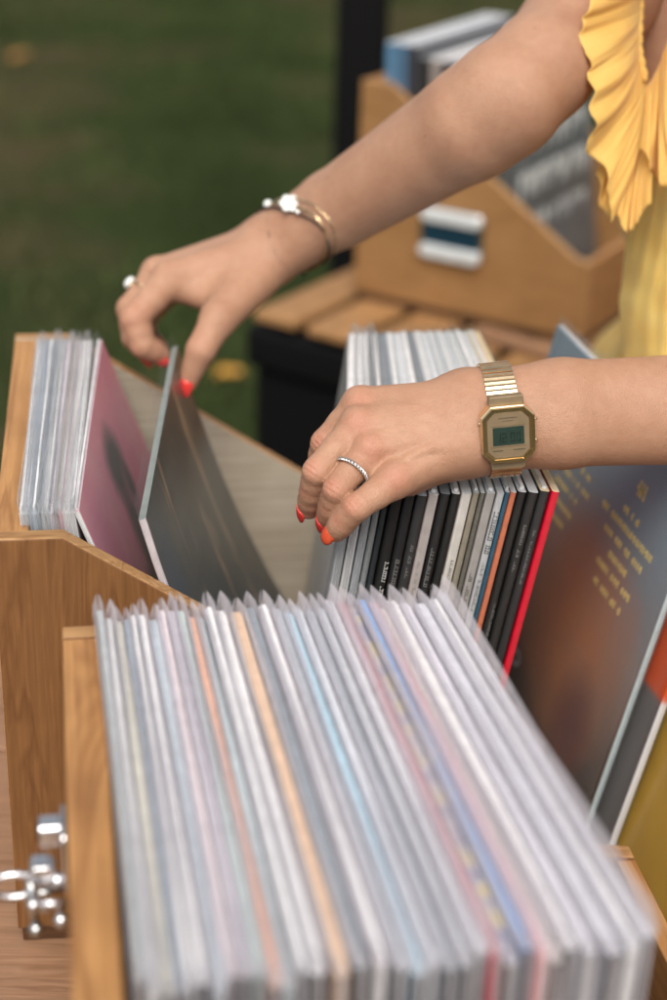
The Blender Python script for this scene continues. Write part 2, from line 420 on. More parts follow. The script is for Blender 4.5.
def black_case():
    a = onplane(247, 312, 0)
    t = empty('storage_case', (p2.x, p2.y, GZ), ang2); tag(t, 'black storage case with a lid standing in the dark under the slatted table', 'case')
    mb = MB(); mb.box((-.01, .012, .0), (.9, .028, .655)); mb.box((-.01, .0285, .0), (.9, .155, .655)); mb.build('body', M['black'], t, bevel=.01)
    mb = MB(); mb.box((-.02, -.002, .657), (.91, .158, .722)); mb.build('lid', M['black'], t, bevel=.012)
    mb = MB(); mb.tube([(.34, .01, .40), (.34, -.02, .40), (.5, -.02, .40), (.5, .01, .40)], .008); mb.build('handle', M['blackmetal'], t, True)
black_case()
def pole():
    p = C(361, 60, 2.85)
    t = empty('black_pole', (p.x, p.y, GZ)); tag(t, 'thick black upright pole behind the slatted table', 'pole')
    mb = MB(); mb.prism(roundrect(.088, .088, .012), lambda a, b, t_: (a, b, t_), 0.012, 2.6); mb.build('post', M['blackmetal'], t)
    mb = MB(); mb.prism(roundrect(.26, .26, .02), lambda a, b, t_: (a, b, t_), 0, .011); mb.build('base_plate', M['blackmetal'], t)
pole()

# ------------------------------------------------------------------ crates
def crate(name, label, loc, rz, L, W, H, hf, flat=.045, wt=.013, profile_mat='stain_z', inner=None, side_mat='stain_y', extra_low=None):
    """origin near-left-bottom outer corner, x from high back board to low front, y away"""
    t = empty('record_crate', loc, rz); tag(t, label, 'crate')
    prof = [(0, 0), (L, 0), (L, hf), (flat+(L-flat)*.93, hf+.004), (flat, H), (0, H)]
    if extra_low: prof = extra_low
    zb = .012
    prof = [(a, max(b, zb)) for a, b in prof]
    for y0, nm in ((0, 'near'), (W-wt, 'far')):
        mb = MB(); n = len(prof)
        sm = [1]*n; sm[0] = 1
        mb.prism(prof, lambda a, b, t_: (a, t_, b), y0+wt, y0, sm, 0)
        o = mb.build('side_board', [M[profile_mat], M['edge_x'], M['greypanel']], t, bevel=.0015)
        if nm == 'far' and inner:
            o.data.polygons[0].material_index = 0; 
            for p in o.data.polygons:
                if p.normal.y < -.9: p.material_index = 2
    hb = prof[-1][1]
    if extra_low:
        mb = MB(); mb.box((L-wt, wt+.0003, zb), (L, W-wt-.0003, H-.0008)); mb.build('back_board', M[side_mat], t, bevel=.0015)
        mb = MB(); mb.box((.172, wt+.0003, 0), (L-wt-.0003, W-wt-.0003, zb-.001)); mb.build('base_board', M['darkbase'], t); return t
    mb = MB(); mb.box((0.0, wt+.0003, zb), (wt+.009, W-wt-.0003, hb-.0008)); o = mb.build('back_board', [M[side_mat], M['edge_y']], t, bevel=.0015)
    for p in o.data.polygons:
        if p.normal.z > .9: p.material_index = 1
    hfr = prof[2][1]
    mb = MB(); mb.box((L-wt, wt+.0003, zb), (L, W-wt-.0003, hfr-.0008)); o = mb.build('front_board', [M[side_mat], M['edge_y']], t, bevel=.0015)
    for p in o.data.polygons:
        if p.normal.z > .9: p.material_index = 1
    mb = MB(); mb.box((.003, .002, .0), (L-.001, W-.002, zb-.0005)); mb.build('base_board', M['darkbase'], t, bevel=.001)
    return t
CH = .315
def cratepos(px, py, Z=CH): 
    return onplane(px, py, Z)
# left crate (holds the flipped records)
a1 = onplane(-8, 541, CH); yaw1 = R(8.5)
cr1 = crate('record_crate', 'orange stained wooden record crate at left, holding pale sleeves and the flipped record', (a1.x, a1.y, 0.0005), yaw1, .345, 0.366, CH, .125, flat=.043, inner=True)
def W1(x, y, z): 
    c, s = math.cos(yaw1), math.sin(yaw1); return Vector((a1.x+c*x-s*y, a1.y+s*x+c*y, z))
# front crate
yaw0 = R(10.0)
CH0 = .293
a0f = onplane(62, 627, CH0)       # far-left top outer corner
W0d = .342
a0 = Vector((a0f.x+math.sin(yaw0)*W0d, a0f.y-math.cos(yaw0)*W0d, 0))
_v = Vector((-math.sin(yaw0), math.cos(yaw0), 0)); _d = cR*((629-333.5)/FPX)+cU*((500-846)/FPX)+cF
_p = CAM+_d*((W0d-(CAM-a0).dot(_v))/_d.dot(_v)); L0, hf0 = (_p-a0).dot(Vector((math.cos(yaw0), math.sin(yaw0), 0))), _p.z
cr0 = crate('record_crate', 'wooden record crate nearest the camera, packed full of sleeves, chrome latch on its back', (a0.x, a0.y, 0.0005), yaw0, L0, W0d, CH0, hf0, flat=.05)
# right crate: shallow front, high back off to the right
a2 = W1(.36, .0, 0)
cr2 = crate('record_crate', 'shallow-fronted wooden crate at right with big covers leaning towards its high back', (a2.x, a2.y, .0005), yaw1, .36, .352, CH, .03, side_mat='stain_y',
            extra_low=[(.17, 0), (.36, 0), (.36, CH), (.31, CH), (.21, .035), (.17, .03)])
cr2.children
# back crate on slatted table
pb = onplane(580, 349, 0)
zb_ = Vector((-.86, .51, 0)).normalized()
pcor = Vector((pb.x, pb.y, 0))+zb_*.36
cr3 = crate('record_crate', 'honey coloured wooden crate on the slatted table behind, with a chrome and blue handle', (pcor.x, pcor.y, .0), ang2+R(2.5), .36, .36, CH, .118, flat=.045, profile_mat='stain_x', side_mat='stain_y')
yaw3 = ang2+R(2.5)
def W3(x, y, z):
    c, s = math.cos(yaw3), math.sin(yaw3); return Vector((pcor.x+c*x-s*y, pcor.y+s*x+c*y, z))
# chrome recessed handle on back crate (a part of the crate)
def crate_handle():
    T = lambda a, b, t_: (a, -t_, b)
    cx, cz = .155, .122
    pale = plain((.74, .78, .80), .32, .25, 'pale_metal')
    mb = MB(); mb.prism([(cx+a, cz+b) for a, b in roundrect(.098, .072, .014)], T, .0005, .005); o = mb.build('handle_plate', M['chrome'], cr3, bevel=.0015)
    mb = MB(); mb.prism([(cx+a, cz+b) for a, b in roundrect(.086, .030, .004)], T, .0055, .0075); mb.build('recess', plain((.012, .045, .075), .3, .3, 'dark_blue_metal'), o)
    for dz in (.0255, -.0255):
        mb = MB(); mb.prism([(cx+a, cz+dz+b) for a, b in roundrect(.094, .019, .009)], T, .005, .013); mb.build('grip_bar', pale, o, bevel=.003)
crate_handle()
mb = MB(); mb.box((0, 0, 0), (.22, .028, .012)); bt = mb.build('wooden_batten', M['table'], bevel=.001)
q0 = onplane(474, 338, .003); q1 = onplane(566, 365, .003)
bt.location = q0; bt.rotation_euler = (0, 0, math.atan2(q1.y-q0.y, q1.x-q0.x)); tag(bt, 'thin pale wooden batten lying before the back crate', 'batten')

# chrome toggle latch on the front crate's back board (outer side)
def latch():
    # local coords in crate frame: x negative = outside
    Y = .168
    mb = MB(); mb.prism([(Y+a, .267+b) for a, b in roundrect(.030, .036, .005)], lambda a, b, t_: (-t_, a, b), .0008, .003); pl_ = mb.build('latch_plate', M['chrome'], cr0, bevel=.0006)
    mb = MB(); mb.prism([(Y+a, .278+b) for a, b in roundrect(.013, .014, .004)], lambda a, b, t_: (-t_, a, b), .003, .014); mb.build('hinge_block', M['chrome'], pl_, bevel=.001)
    mb = MB(); mb.box((-.0150, Y-.006, .276), (-.0142, Y+.006, .280)); mb.build('slot', M['blackmetal'], pl_)
    mb = MB(); mb.prism([(-.0135+a,   .255+b) for a, b in roundrect(.013, .012, .004)], lambda a, b, t_: (a, t_, b), Y-.007, Y+.005); mb.build('lever', M['chrome'], pl_, bevel=.0012)
    mb = MB(); ring = [(-.028+.012*math.cos(a), Y+.0, .246+.007*math.sin(a)) for a in np.linspace(0, 2*math.pi, 20)[:-1]]
    mb.tube(ring, .0019, 10, closed=True); mb.build('ring', M['chrome'], pl_, True)
    mb = MB(); mb.tube([(-.019, Y, .250), (-.0195, Y-.002, .234), (-.018, Y-.003, .222)], [.0032, .0026, .0022], 8); mb.ball((-.018, Y-.003, .220), .0042)
    mb.build('hook', M['nickel'], pl_, True)
    for (x_, y_, z_, r_) in ((-.006, Y-.006, .252, .0042), (-.013, Y-.01, .240, .0036), (-.005, Y-.012, .232, .0044), (-.018, Y-.016, .246, .0038)):
        mb = MB(); mb.ball((x_, y_, z_), r_); mb.tube([(x_, y_, z_), (-.0005, y_, z_)], r_*.45, 8); mb.build('rivet', M['chrome'], pl_, True)
    mb = MB(); mb.tube([(-.003, Y+.008, .236), (-.016, Y, .240)], .0022, 8); mb.tube([(-.004, Y, .230), (-.012, Y, .234)], .0018, 8); mb.build('link_rod', M['nickel'], pl_, True)
latch()

# ------------------------------------------------------------------ records
def record(near, far, lean, th, spine, label, group, face=None, height=.313, plastic='sleeve', top=None, inner=True, rise=.007, text=None, flare=.0012, sink=0., anchor=None, edge=None, bend=0., name='record_sleeve', top_clear=.002):
    """near, far: world points of the top corners' line (world z used); lean>0: the top leans to +x (bottom further left)"""
    near, far = Vector(near), Vector(far); d = (far-near); d.z = 0; d.normalize()
    side = Vector((d.y, -d.x, 0))          # to the right when d points away
    up = (Vector((0, 0, 1))*math.cos(lean)+side*math.sin(lean)).normalized()
    nrm = d.cross(up).normalized()          # right/up side
    Wd = .308
    mid = (near+far)/2; s0 = mid-d*(Wd/2)
    if anchor is not None:      # (crate origin, crate yaw, local y of the near edge): stands between the crate's side boards
        ao, ay, ly = anchor; vy = Vector((-math.sin(ay), math.cos(ay), 0))
        cur_y = (s0-Vector((ao.x, ao.y, 0))).dot(vy); s0 = s0+d*((ly-cur_y)/d.dot(vy))
    org = s0-up*(height+sink)
    T = Matrix(((d.x, nrm.x, up.x, org.x), (d.y, nrm.y, up.y, org.y), (d.z, nrm.z, up.z, org.z), (0, 0, 0, 1)))
    root = empty(name, mat=T); tag(root, label, 'record', group)
    h = height; ht = th/2
    r = min(ht*.8, .0016)
    cur = lambda z_: bend*(4*(z_/h)*(1-z_/h))
    # cover: cross-section in (s,t) with rounded spine at s=0
    pts = [(0, -ht+r), (r*.3, -ht+r*.3), (r, -ht), (Wd, -ht), (Wd, ht), (r, ht), (r*.3, ht-r*.3), (0, ht-r)]
    nz = 10 if bend else 1
    mb = MB(); k = len(pts)
    vs = []
    for i in range(nz+1):
        z_ = h*i/nz
        vs += [(a, b+cur(z_), z_) for a, b in pts]
    fs = [tuple(reversed(range(k))), tuple(range(nz*k, nz*k+k))]; mi = [0, 2]
    for i in range(nz):
        for j in range(k):
            jj = (j+1) % k; fs.append((i*k+j, i*k+jj, (i+1)*k+jj, (i+1)*k+j))
            mi.append(0 if j in (0, 1, 5, 6, 7) else (3 if j == 3 else 1))
    mb.v, mb.f, mb.m = vs, fs, mi
    sm = plain(spine, .42, name='printed_spine'); fm = face or plain(tuple(c*.9 for c in spine), .4, name='printed_card')
    tm = plain(top if top else tuple(min(.8, c*.6+.3) for c in spine), .7, name='card_edge')
    mats = [sm, fm, tm, fm]
    if text:
        for (z0, z1, mat_i, wfrac, off) in text:
            if mat_i not in mats: mats.append(mat_i)
            im = mats.index(mat_i); z_ = z0
            rr = random.Random(int(z0*1e5)+int(th*1e6))
            while z_ < z1:
                l = .0007+.0011*rr.random(); w_ = th*wfrac*.36
                # letter-like strokes read sideways along the spine
                mb.box((-.00025, off*th-w_, z_), (.0001, off*th-w_*.55, z_+l), im)
                if rr.random() < .75: mb.box((-.00025, off*th-w_*.5, z_), (.0001, off*th+w_, z_+.0004), im)
                if rr.random() < .5: mb.box((-.00025, off*th+w_*.6, z_+.0006), (.0001, off*th+w_, z_+l), im)
                z_ += l+.0006+(.003 if rr.random() < .12 else 0)
    mb.build('cover', mats, root)
    if inner:
        mb = MB(); it = ht*.45
        mb.box((.004, -it+cur(h*.9)*0, h*.985), (Wd-.003, it, h+.0016+.001*random.random())); mb.build('inner_sleeve', M['paper'], root)
    if plastic:
        ns = 15; ss = [-.0045, -.0035, -.001, .004, .010, .03, .08, .15, .22, .27, .290, .299, .305, .309, .3122]
        prof_t = []
        for s in ss:
            e = min(s+.0045, .3122-s)/.014; prof_t.append(max(0, min(1, e))**.75)
        hs = [(0, .0006), (h*.5, .0006), (h*.93, .0006), (h, .0007), (h+rise*.5, flare*.7), (h+rise, flare)]
        vs = []; fs = []
        ph = random.random()*6.28
        for sg in (-1, 1):
            o = len(vs)
            for z_, ex in hs:
                for s, p in zip(ss, prof_t):
                    wob = ((.0009*math.sin(s*23+ph+sg*.6)+.0005*math.sin(s*61+2*ph))*min(1, (z_-h)/.006) if z_ > h else .0)
                    lean_t = .0012*math.sin(ph*3) if z_ > h else 0
                    zz = z_ + (0.0012*math.sin(s*20+ph) if z_ > h+rise*.8 else 0)
                    vs.append((s, sg*(ht*p+ex*min(1, p*1.0))+sg*.00005+wob+lean_t+cur(z_), zz-(.001 if z_ == 0 else 0)))
            nh = len(hs)
            for i in range(nh-1):
                for j in range(ns-1):
                    a = o+i*ns+j; q = (a, a+1, a+1+ns, a+ns); fs.append(q if sg > 0 else q[::-1])
        meshobj('plastic_sleeve', vs, fs, M[plastic], root, smooth=True)
    return root

ORD = ['first', 'second', 'third', 'fourth', 'fifth', 'sixth', 'seventh', 'eighth', 'ninth', 'tenth', 'eleventh', 'twelfth', 'thirteenth', 'fourteenth', 'fifteenth', 'sixteenth', 'seventeenth', 'eighteenth', 'nineteenth', 'twentieth',
       'twenty-first', 'twenty-second', 'twenty-third', 'twenty-fourth', 'twenty-fifth', 'twenty-sixth', 'twenty-seventh', 'twenty-eighth', 'twenty-ninth', 'thirtieth', 'thirty-first', 'thirty-second', 'thirty-third', 'thirty-fourth', 'thirty-fifth', 'thirty-sixth']
# ---- front crate: far-end peak px, colour name, rgb of the card edge, spine colour
W_ = (.80, .80, .82); G = (.40, .43, .46)
FR = [(99, 'grey', (.42, .45, .47), (.2, .22, .23)), (107, 'white', (.7, .7, .72), (.7, .7, .7)), (117, 'cream', (.70, .69, .62), (.6, .6, .55)), (125, 'blue-grey', (.36, .41, .47), (.1, .12, .15)),
      (132, 'white', W_, (.65, .65, .66)), (141, 'snow white', (.80, .79, .82), (.7, .7, .7)), (152, 'pale blue-grey', (.50, .56, .62), (.3, .35, .4)), (161, 'pinkish white', (.74, .66, .69), (.5, .4, .42)),
      (171, 'lilac grey', (.60, .57, .63), (.4, .4, .45)), (180, 'mint grey', (.52, .60, .60), (.3, .4, .4)), (190, 'salmon pink', (.78, .47, .36), (.7, .35, .25)), (199, 'icy blue', (.56, .64, .68), (.4, .5, .55)),
      (209, 'light grey', (.62, .63, .66), (.5, .5, .5)), (221, 'broad white', (.82, .81, .84), (.7, .7, .7)), (237, 'tan', (.66, .48, .36), (.5, .35, .25)), (251, 'slate grey', (.27, .30, .34), (.05, .05, .06)),
      (265, 'pearl white', (.76, .71, .75), (.6, .6, .6)), (278, 'mid grey', (.42, .44, .49), (.1, .1, .1)), (289, 'sky blue', (.42, .60, .71), (.3, .5, .6)), (301, 'bluish white', (.66, .68, .74), (.6, .6, .62)),
      (312, 'steel grey', (.38, .41, .46), (.08, .08, .09)), (323, 'silver grey', (.52, .54, .58), (.03, .03, .03)), (334, 'pale grey', (.62, .63, .67), (.5, .5, .5)), (345, 'crimson', (.60, .16, .18), (.45, .01, .03)),
      (355, 'yellow dotted', (.42, .42, .42), (.12, .12, .12)), (367, 'cornflower blue', (.26, .38, .62), (.12, .16, .3)), (377, 'rose pink', (.80, .42, .43), (.6, .3, .3)), (387, 'ivory', (.76, .72, .68), (.2, .18, .15)),
      (399, 'grey-white', (.66, .65, .67), (.05, .05, .05)), (412, 'lavender white', (.70, .69, .76), (.6, .6, .62)), (427, 'greyish lavender', (.56, .56, .62), (.3, .3, .3)), (441, 'dull white', (.66, .66, .70), (.7, .7, .7)), (453, 'pale lavender', (.63, .63, .69), (.02, .02, .02))]
def art_yellow_dots(nt, uv):
    v = coords(nt, (1, 1, 1)); n1 = noise(nt, v, 75, 1, .4)
    return ramp(nt, n1, [(.40, (.28, .30, .42)), (.50, (.60, .58, .58)), (.60, (.70, .60, .30))])
for i, (px, cn, rgb, sp) in enumerate(FR):
    jz = random.uniform(-.0035, .0025)+(.006 if i == 0 else 0); f_ = onplane(px, 611+(i/32)*5, .308); nx = 137+(px-97)*1.462
    ny = 972-(i/32)*14
    n_ = onplane(nx, ny, .308)
    if i not in (23, 26): sp = tuple(c*(.08, .9, .3, .05, .6)[i % 5] for c in sp)
    nxt = FR[i+1][0] if i+1 < len(FR) else px+12
    prv = FR[i-1][0] if i else px-9
    gap = (nxt-prv)/2
    th = max(.0030, gap*.00052*.88)
    lab = '%s edged record sleeve, %s from the wooden back board in the nearest crate' % (cn, ORD[i])
    if cn == 'yellow dotted': lab = 'record sleeve with yellow dotted edge, between the crimson and blue ones in the nearest crate'
    r_ = record(n_+Vector((0, 0, jz)), f_+Vector((0, 0, jz)), R(random.uniform(-.8, 1.6)), th*(1.2 if cn == 'yellow dotted' else random.uniform(.82, 1.06)), sp, lab, 'records in the nearest crate', plastic='dense', top=rgb, anchor=(a0, yaw0, .0148+.0065*random.random()), height=.293+jz, rise=.0065+.004*random.random(), inner=(cn in ('white', 'snow white', 'broad white', 'light grey', 'pearl white', 'dull white')),
                face=plain(tuple(c*.8 for c in rgb), .4, name='printed_card'), flare=.0009)
    if cn == 'yellow dotted':
        r_.children[0].data.materials[2] = cover_art('yellow_dotted_edge', art_yellow_dots, .6)

# ---- left group in left crate, leaning back a little
LG = [('white', (.76, .76, .79)), ('pale grey', (.6, .62, .66)), ('blue-grey', (.42, .47, .55)), ('light blue', (.5, .57, .66)), ('slate', (.3, .33, .38)), ('white', (.72, .71, .73)), ('grey', (.45, .46, .49)),
      ('lilac white', (.68, .62, .68)), ('tan grey', (.5, .45, .42)), ('pink', (.68, .38, .44)), ('cream white', (.78, .74, .74)), ('white', (.8, .78, .79)), ('bright white', (.82, .81, .82))]
n = len(LG)
for i, (cn, rgb) in enumerate(LG):
    fx = 38+(i/(n-1))*52; nx = 20+(i/(n-1))*50
    f_ = onplane(fx, 354-(4 if i > 10 else 0), .322); n_ = onplane(nx, 528+i*.4, .322)
    record(n_, f_, R(-3-i*.35), .0031, tuple(c*.8 for c in rgb), '%s record sleeve, %s from the back board in the left crate' % (cn, ORD[i]), 'records at the back of the left crate', anchor=(a1, yaw1, .0205+.0015*random.random()), top=rgb, rise=.006+.003*random.random(), flare=.0006, inner=i % 3 == 0)
def art_pink(nt, uv):
    base = ramp(nt, noise(nt, uv, 7, 2), [(.35, (.86, .24, .38)), (.65, (.90, .40, .46))])
    c = mixc(nt, blob(nt, uv, .165, .268, .042, .030, .6), base, (.09, .08, .09))
    c = mixc(nt, blob(nt, uv, .185, .240, .018, .022, .6), c, (.085, .07, .085))
    c = mixc(nt, blob(nt, uv, .152, .215, .030, .045, .6), c, (.10, .06, .08))
    return mixc(nt, blob(nt, uv, .11, .17, .05, .035, .6), c, (.02, .02, .022))
f_ = onplane(98, 353, .322); n_ = onplane(74, 530, .322)
record(n_, f_, R(-20), .0035, (.72, .7, .71), 'pink record cover with dark figure, facing the open gap in the left crate', 'records at the back of the left crate', anchor=(a1, yaw1, .0205+.0015*random.random()), face=cover_art('pink_cover_art', art_pink), top=(.7, .5, .55), plastic='haze', rise=.006, height=.313)
# ---- flipped record in the fingers
def art_flip(nt, uv):
    v = coords(nt, (30, 1, 5)); n1 = noise(nt, v, 1.2, 3)
    c = ramp(nt, noise(nt, uv, 9, 3), [(.35, (.012, .017, .022)), (.6, (.045, .05, .05)), (.75, (.10, .09, .07))])
    st = ramp(nt, n1, [(.58, (0, 0, 0)), (.68, (1, 1, 1))])
    c = mixc(nt, st, c, (.36, .24, .15))
    c = mixc(nt, blob(nt, uv, .14, .19, .035, .06), c, (.022, .028, .032))
    return mixc(nt, blob(nt, uv, .03, .24, .03, .07, .6), c, (.03, .05, .085))
f_ = onplane(174, 350, .318); n_ = onplane(143, 514, .318)
record(n_, f_, R(-23), .0050, (.56, .50, .52), 'dark record cover in a crumpled clear sleeve, being flipped by the raised hand', 'records flipped in the left crate', face=cover_art('dark_cover_art', art_flip, .3),
       top=(.22, .25, .24), plastic='clear', rise=.008, height=.313, bend=-.012, flare=.0022, inner=False)

# ---- middle group, spines to camera, leaning forward (right)
WI, GI, DI = M['white_ink'], M['grey_ink'], M['dark_ink']
MG = [ # px at y 515 left edge of spine, name, spine rgb, text
      (340, 'pale translucent grey', (.36, .38, .40), None), (350, 'milk white', (.6, .61, .62), None), (360, 'smoke grey', (.34, .37, .40), None), (369, 'dull green-grey', (.22, .25, .26), None),
      (376, 'blue-black', (.022, .028, .034), None), (383, 'black', (.010, .010, .011), [(.235, .262, WI, .45, .25)]), (395.5, 'jet black', (.012, .012, .014), [(.225, .262, GI, .5, .1)]),
      (407, 'charcoal', (.028, .028, .03), [(.25, .275, GI, .4, .1)]), (418, 'pale mushroom', (.40, .36, .35), [(.20, .262, M['grey_ink'], .3, 0)]), (429, 'black ribbed', (.012, .012, .013), [(.24, .27, GI, .5, 0)]),
      (440, 'deep black', (.010, .010, .010), [(.205, .227, WI, .6, .1)]), (449, 'bone white', (.56, .53, .50), [(.24, .262, DI, .35, .1), (.185, .235, DI, .4, .1)]), (460, 'khaki', (.26, .23, .18), None),
      (467, 'dark taupe', (.13, .12, .105), None), (472, 'stone grey', (.33, .31, .30), [(.19, .25, DI, .5, 0)]), (482, 'silver', (.46, .47, .49), [(.215, .26, DI, .5, 0), (.265, .297, DI, .9, 0)]), (490, 'teal blue', (.025, .09, .15), None),
      (495, 'coral orange', (.58, .17, .09), None), (501.5, 'black', (.014, .014, .014), [(.19, .225, GI, .35, .2)]), (511, 'coal black', (.018, .018, .018), [(.25, .285, GI, .35, 0), (.10, .17, WI, .3, .2)]),
      (522, 'soft black', (.022, .022, .024), [(.24, .28, GI, .3, 0), (.15, .17, WI, .5, 0), (.05, .12, WI, .5, .1)]), (533, 'bright red', (.62, .008, .03), None), (541.5, '', None, None)]
for i in range(len(MG)-1):
    px, cn, rgb, tx = MG[i]
    c_ = (px+MG[i+1][0])/2; wpx = MG[i+1][0]-px
    k = (c_-345)/(537-345)
    # spine centre at y=515 -> near top corner further up along the lean
    ln = R(7.0+2.2*k)
    p515 = C(c_, 515, 0.99*math.cos(TH)+.50*math.sin(TH))
    nx = c_+5+5*k
    ny = 480-6*k
    n_ = onplane(nx, ny, .318)
    fx = 352+(474-352)*max(0, k); f_ = onplane(fx, 328, .318)
    th = wpx/1650*1.10*.90
    face = None
    if i == 0:
        def art_pale(nt, uv):
            v = coords(nt, (22, 1, 1)); return ramp(nt, noise(nt, v, 1.3, 2), [(.35, (.27, .29, .27)), (.5, (.42, .43, .43)), (.62, (.62, .63, .65))])
        face = cover_art('pale_streaked_card', art_pale)
    lab = '%s spined record, %s from the left in the row beneath the watch hand' % (cn, ORD[i])
    top = random.choice([(.70, .70, .72), (.38, .41, .45), (.60, .62, .66), (.22, .24, .27), (.76, .75, .76)]) if i < 20 else (.75, .62, .40)
    record(n_, f_, ln, th, rgb, lab, 'records standing under the watch hand', anchor=(a1, yaw1, .0385+.002*random.random()), top=top, text=tx, face=face, rise=.006+.003*random.random(), flare=.0005, height=.309+.003*random.random(), inner=i % 2 == 0,
           plastic='sleeve' if i < 4 else 'clear')

# ---- right crate, big covers facing left
def art_blue(nt, uv):
    s = sep(nt, uv)
    mr = N(nt, 'ShaderNodeMapRange'); mr.inputs['From Min'].default_value = 0; mr.inputs['From Max'].default_value = .313
    nt.links.new(s.outputs[2], mr.inputs[0])
    ad = N(nt, 'ShaderNodeMath', operation='MULTIPLY_ADD'); ad.inputs[1].default_value = .22; nt.links.new(noise(nt, uv, 7, 3), ad.inputs[0]); nt.links.new(mr.outputs[0], ad.inputs[2])
    c = ramp(nt, ad.outputs[0], [(.12, (.03, .022, .02)), (.36, (.13, .09, .07)), (.60, (.27, .25, .24)), (.88, (.22, .30, .36))])
    c = mixc(nt, blob(nt, uv, .115, .130, .095, .085, 1.), c, (.52, .20, .07))
    c = mixc(nt, blob(nt, uv, .07, .07, .035, .045, 1.), c, (.16, .05, .035))
    c = mixc(nt, blob(nt, uv, .24, .02, .10, .055, .8), c, (.012, .01, .01))
    return c
n_ = onplane(694, 462, .318); f_ = onplane(572, 338, .318)
rb = record(n_, f_, R(12), .0045, (.42, .50, .52), 'large blue-grey and brown record cover with rows of yellow lettering, right of the red spine', 'covers leaning in the right crate', face=cover_art('blue_brown_cover_art', art_blue, .3),
            top=(.4, .5, .6), plastic='haze', rise=.006)
def lines_on(root, rows, mat, ht, name='lettering', lh=.0048):
    mb = MB(); rr = random.Random(3)
    for (s0, s1, z_, hh) in rows:
        s = s0
        while s < s1:
            l = .0018+.003*rr.random()
            mb.box((s, -ht-.0004, z_), (s+l*.5, -ht, z_+hh)); mb.box((s, -ht-.0004, z_+hh*.4), (s+l, -ht, z_+hh*.6)); 
            if rr.random() < .7: mb.box((s+l*.36, -ht-.0004, z_+hh*.6*rr.random()), (s+l, -ht, z_+hh*.35+hh*.6*rr.random()))
            s += l+.0014+(.005 if rr.random() < .18 else 0)
    o = mb.build(name, mat, root); return o
def sz(px, py, root):
    """pixel on the left face -> (s,h) local"""
    T = root.matrix_world if False else root['_T']
yl = plain((.85, .66, .22), .5, name='yellow_print')
# rows given as pixel pairs on the face
def face_sz(rec, px, py, ht):
    Tm = rec.matrix_basis; inv = Tm.inverted(); o = inv @ CAM; d = (inv.to_3x3() @ (cR*((px-333.5)/FPX)+cU*((500-py)/FPX)+cF))
    t = (-ht-o.y)/d.y; return (o.x+d.x*t, o.z+d.z*t)
rows = []
for (x0, y0, x1, y1, hh) in ((605, 500, 650, 563, .0055), (626, 507, 638, 526, .0055), (605, 523, 640, 573, .0055), (609, 551, 625, 576, .0055), (597, 556, 628, 601, .0055), (594, 577, 619, 613, .0055), (639, 484, 645, 497, .012),
                             (566, 470, 588, 498, .0045), (556, 476, 576, 503, .0045), (551, 490, 570, 519, .0045), (545, 503, 562, 528, .0045), (580, 468, 590, 480, .0045), (545, 478, 551, 487, .0045)):
    a = face_sz(rb, x0, y0, .00225); b = face_sz(rb, x1, y1, .00225)
    rows.append((min(a[0], b[0]), max(a[0], b[0]), (a[1]+b[1])/2-hh/2, hh))
lines_on(rb.children[0], rows, yl, .00225)
a = face_sz(rb, 516, 657, .00225)
mb = MB(); k = 20
mb.add([(a[0]+.010*math.cos(t)*(1), -.0027, a[1]+.007*math.sin(t)) for t in np.linspace(0, 2*math.pi, k+1)[:-1]]+[(a[0]+.0065*math.cos(t), -.0027, a[1]+.0042*math.sin(t)) for t in np.linspace(0, 2*math.pi, k+1)[:-1]],
       [(i, (i+1) % k, k+(i+1) % k, k+i) for i in range(k)]); mb.build('printed_ring', plain((.5, .52, .55), .3, name='silver_print'), rb.children[0])
def art_white(nt, uv, lo=(.42, .42, .44)):
    s_ = sep(nt, uv); m = ramp(nt, s_.outputs[2], [(.148, (0, 0, 0)), (.153, (1, 1, 1))])
    return mixc(nt, m, ramp(nt, noise(nt, uv, 6, 2), [(.3, tuple(c*.8 for c in lo)), (.7, lo)]), (.60, .085, .02))
n_ = onplane(722, 476, .316); f_ = onplane(586, 352, .314)
rw = record(n_, f_, R(12.5), .0055, (.62, .62, .64), 'white record sleeve with an orange-red upper part, standing between the blue and the mustard covers', 'covers leaning in the right crate', face=cover_art('shaded_white_red_cover', lambda a_, b_: art_white(a_, b_, (.16, .15, .15))), plastic='clear', rise=.006, inner=False)  # face below the red painted dark, as shade in the gap beside it
[c for c in rw.children if c.name.startswith('cover')][0].data.materials[0] = cover_art('white_and_red_spine', lambda a_, b_: art_white(a_, b_, (.70, .70, .72)))
def art_mustard(nt, uv):
    s = sep(nt, uv)
    c = ramp(nt, noise(nt, uv, 8, 3), [(.35, (.46, .26, .03)), (.65, (.58, .35, .045))])
    return c
n_ = onplane(796, 530, .310); f_ = onplane(640, 365, .310); _s = (n_-f_).normalized()*.05; n_ += _s; f_ += _s
record(n_, f_, R(15), .004, (.6, .4, .05), 'mustard yellow record cover at the right edge beyond the white and red sleeve', 'covers leaning in the right crate', face=cover_art('mustard_red_cover', art_mustard), plastic='clear', rise=.006)

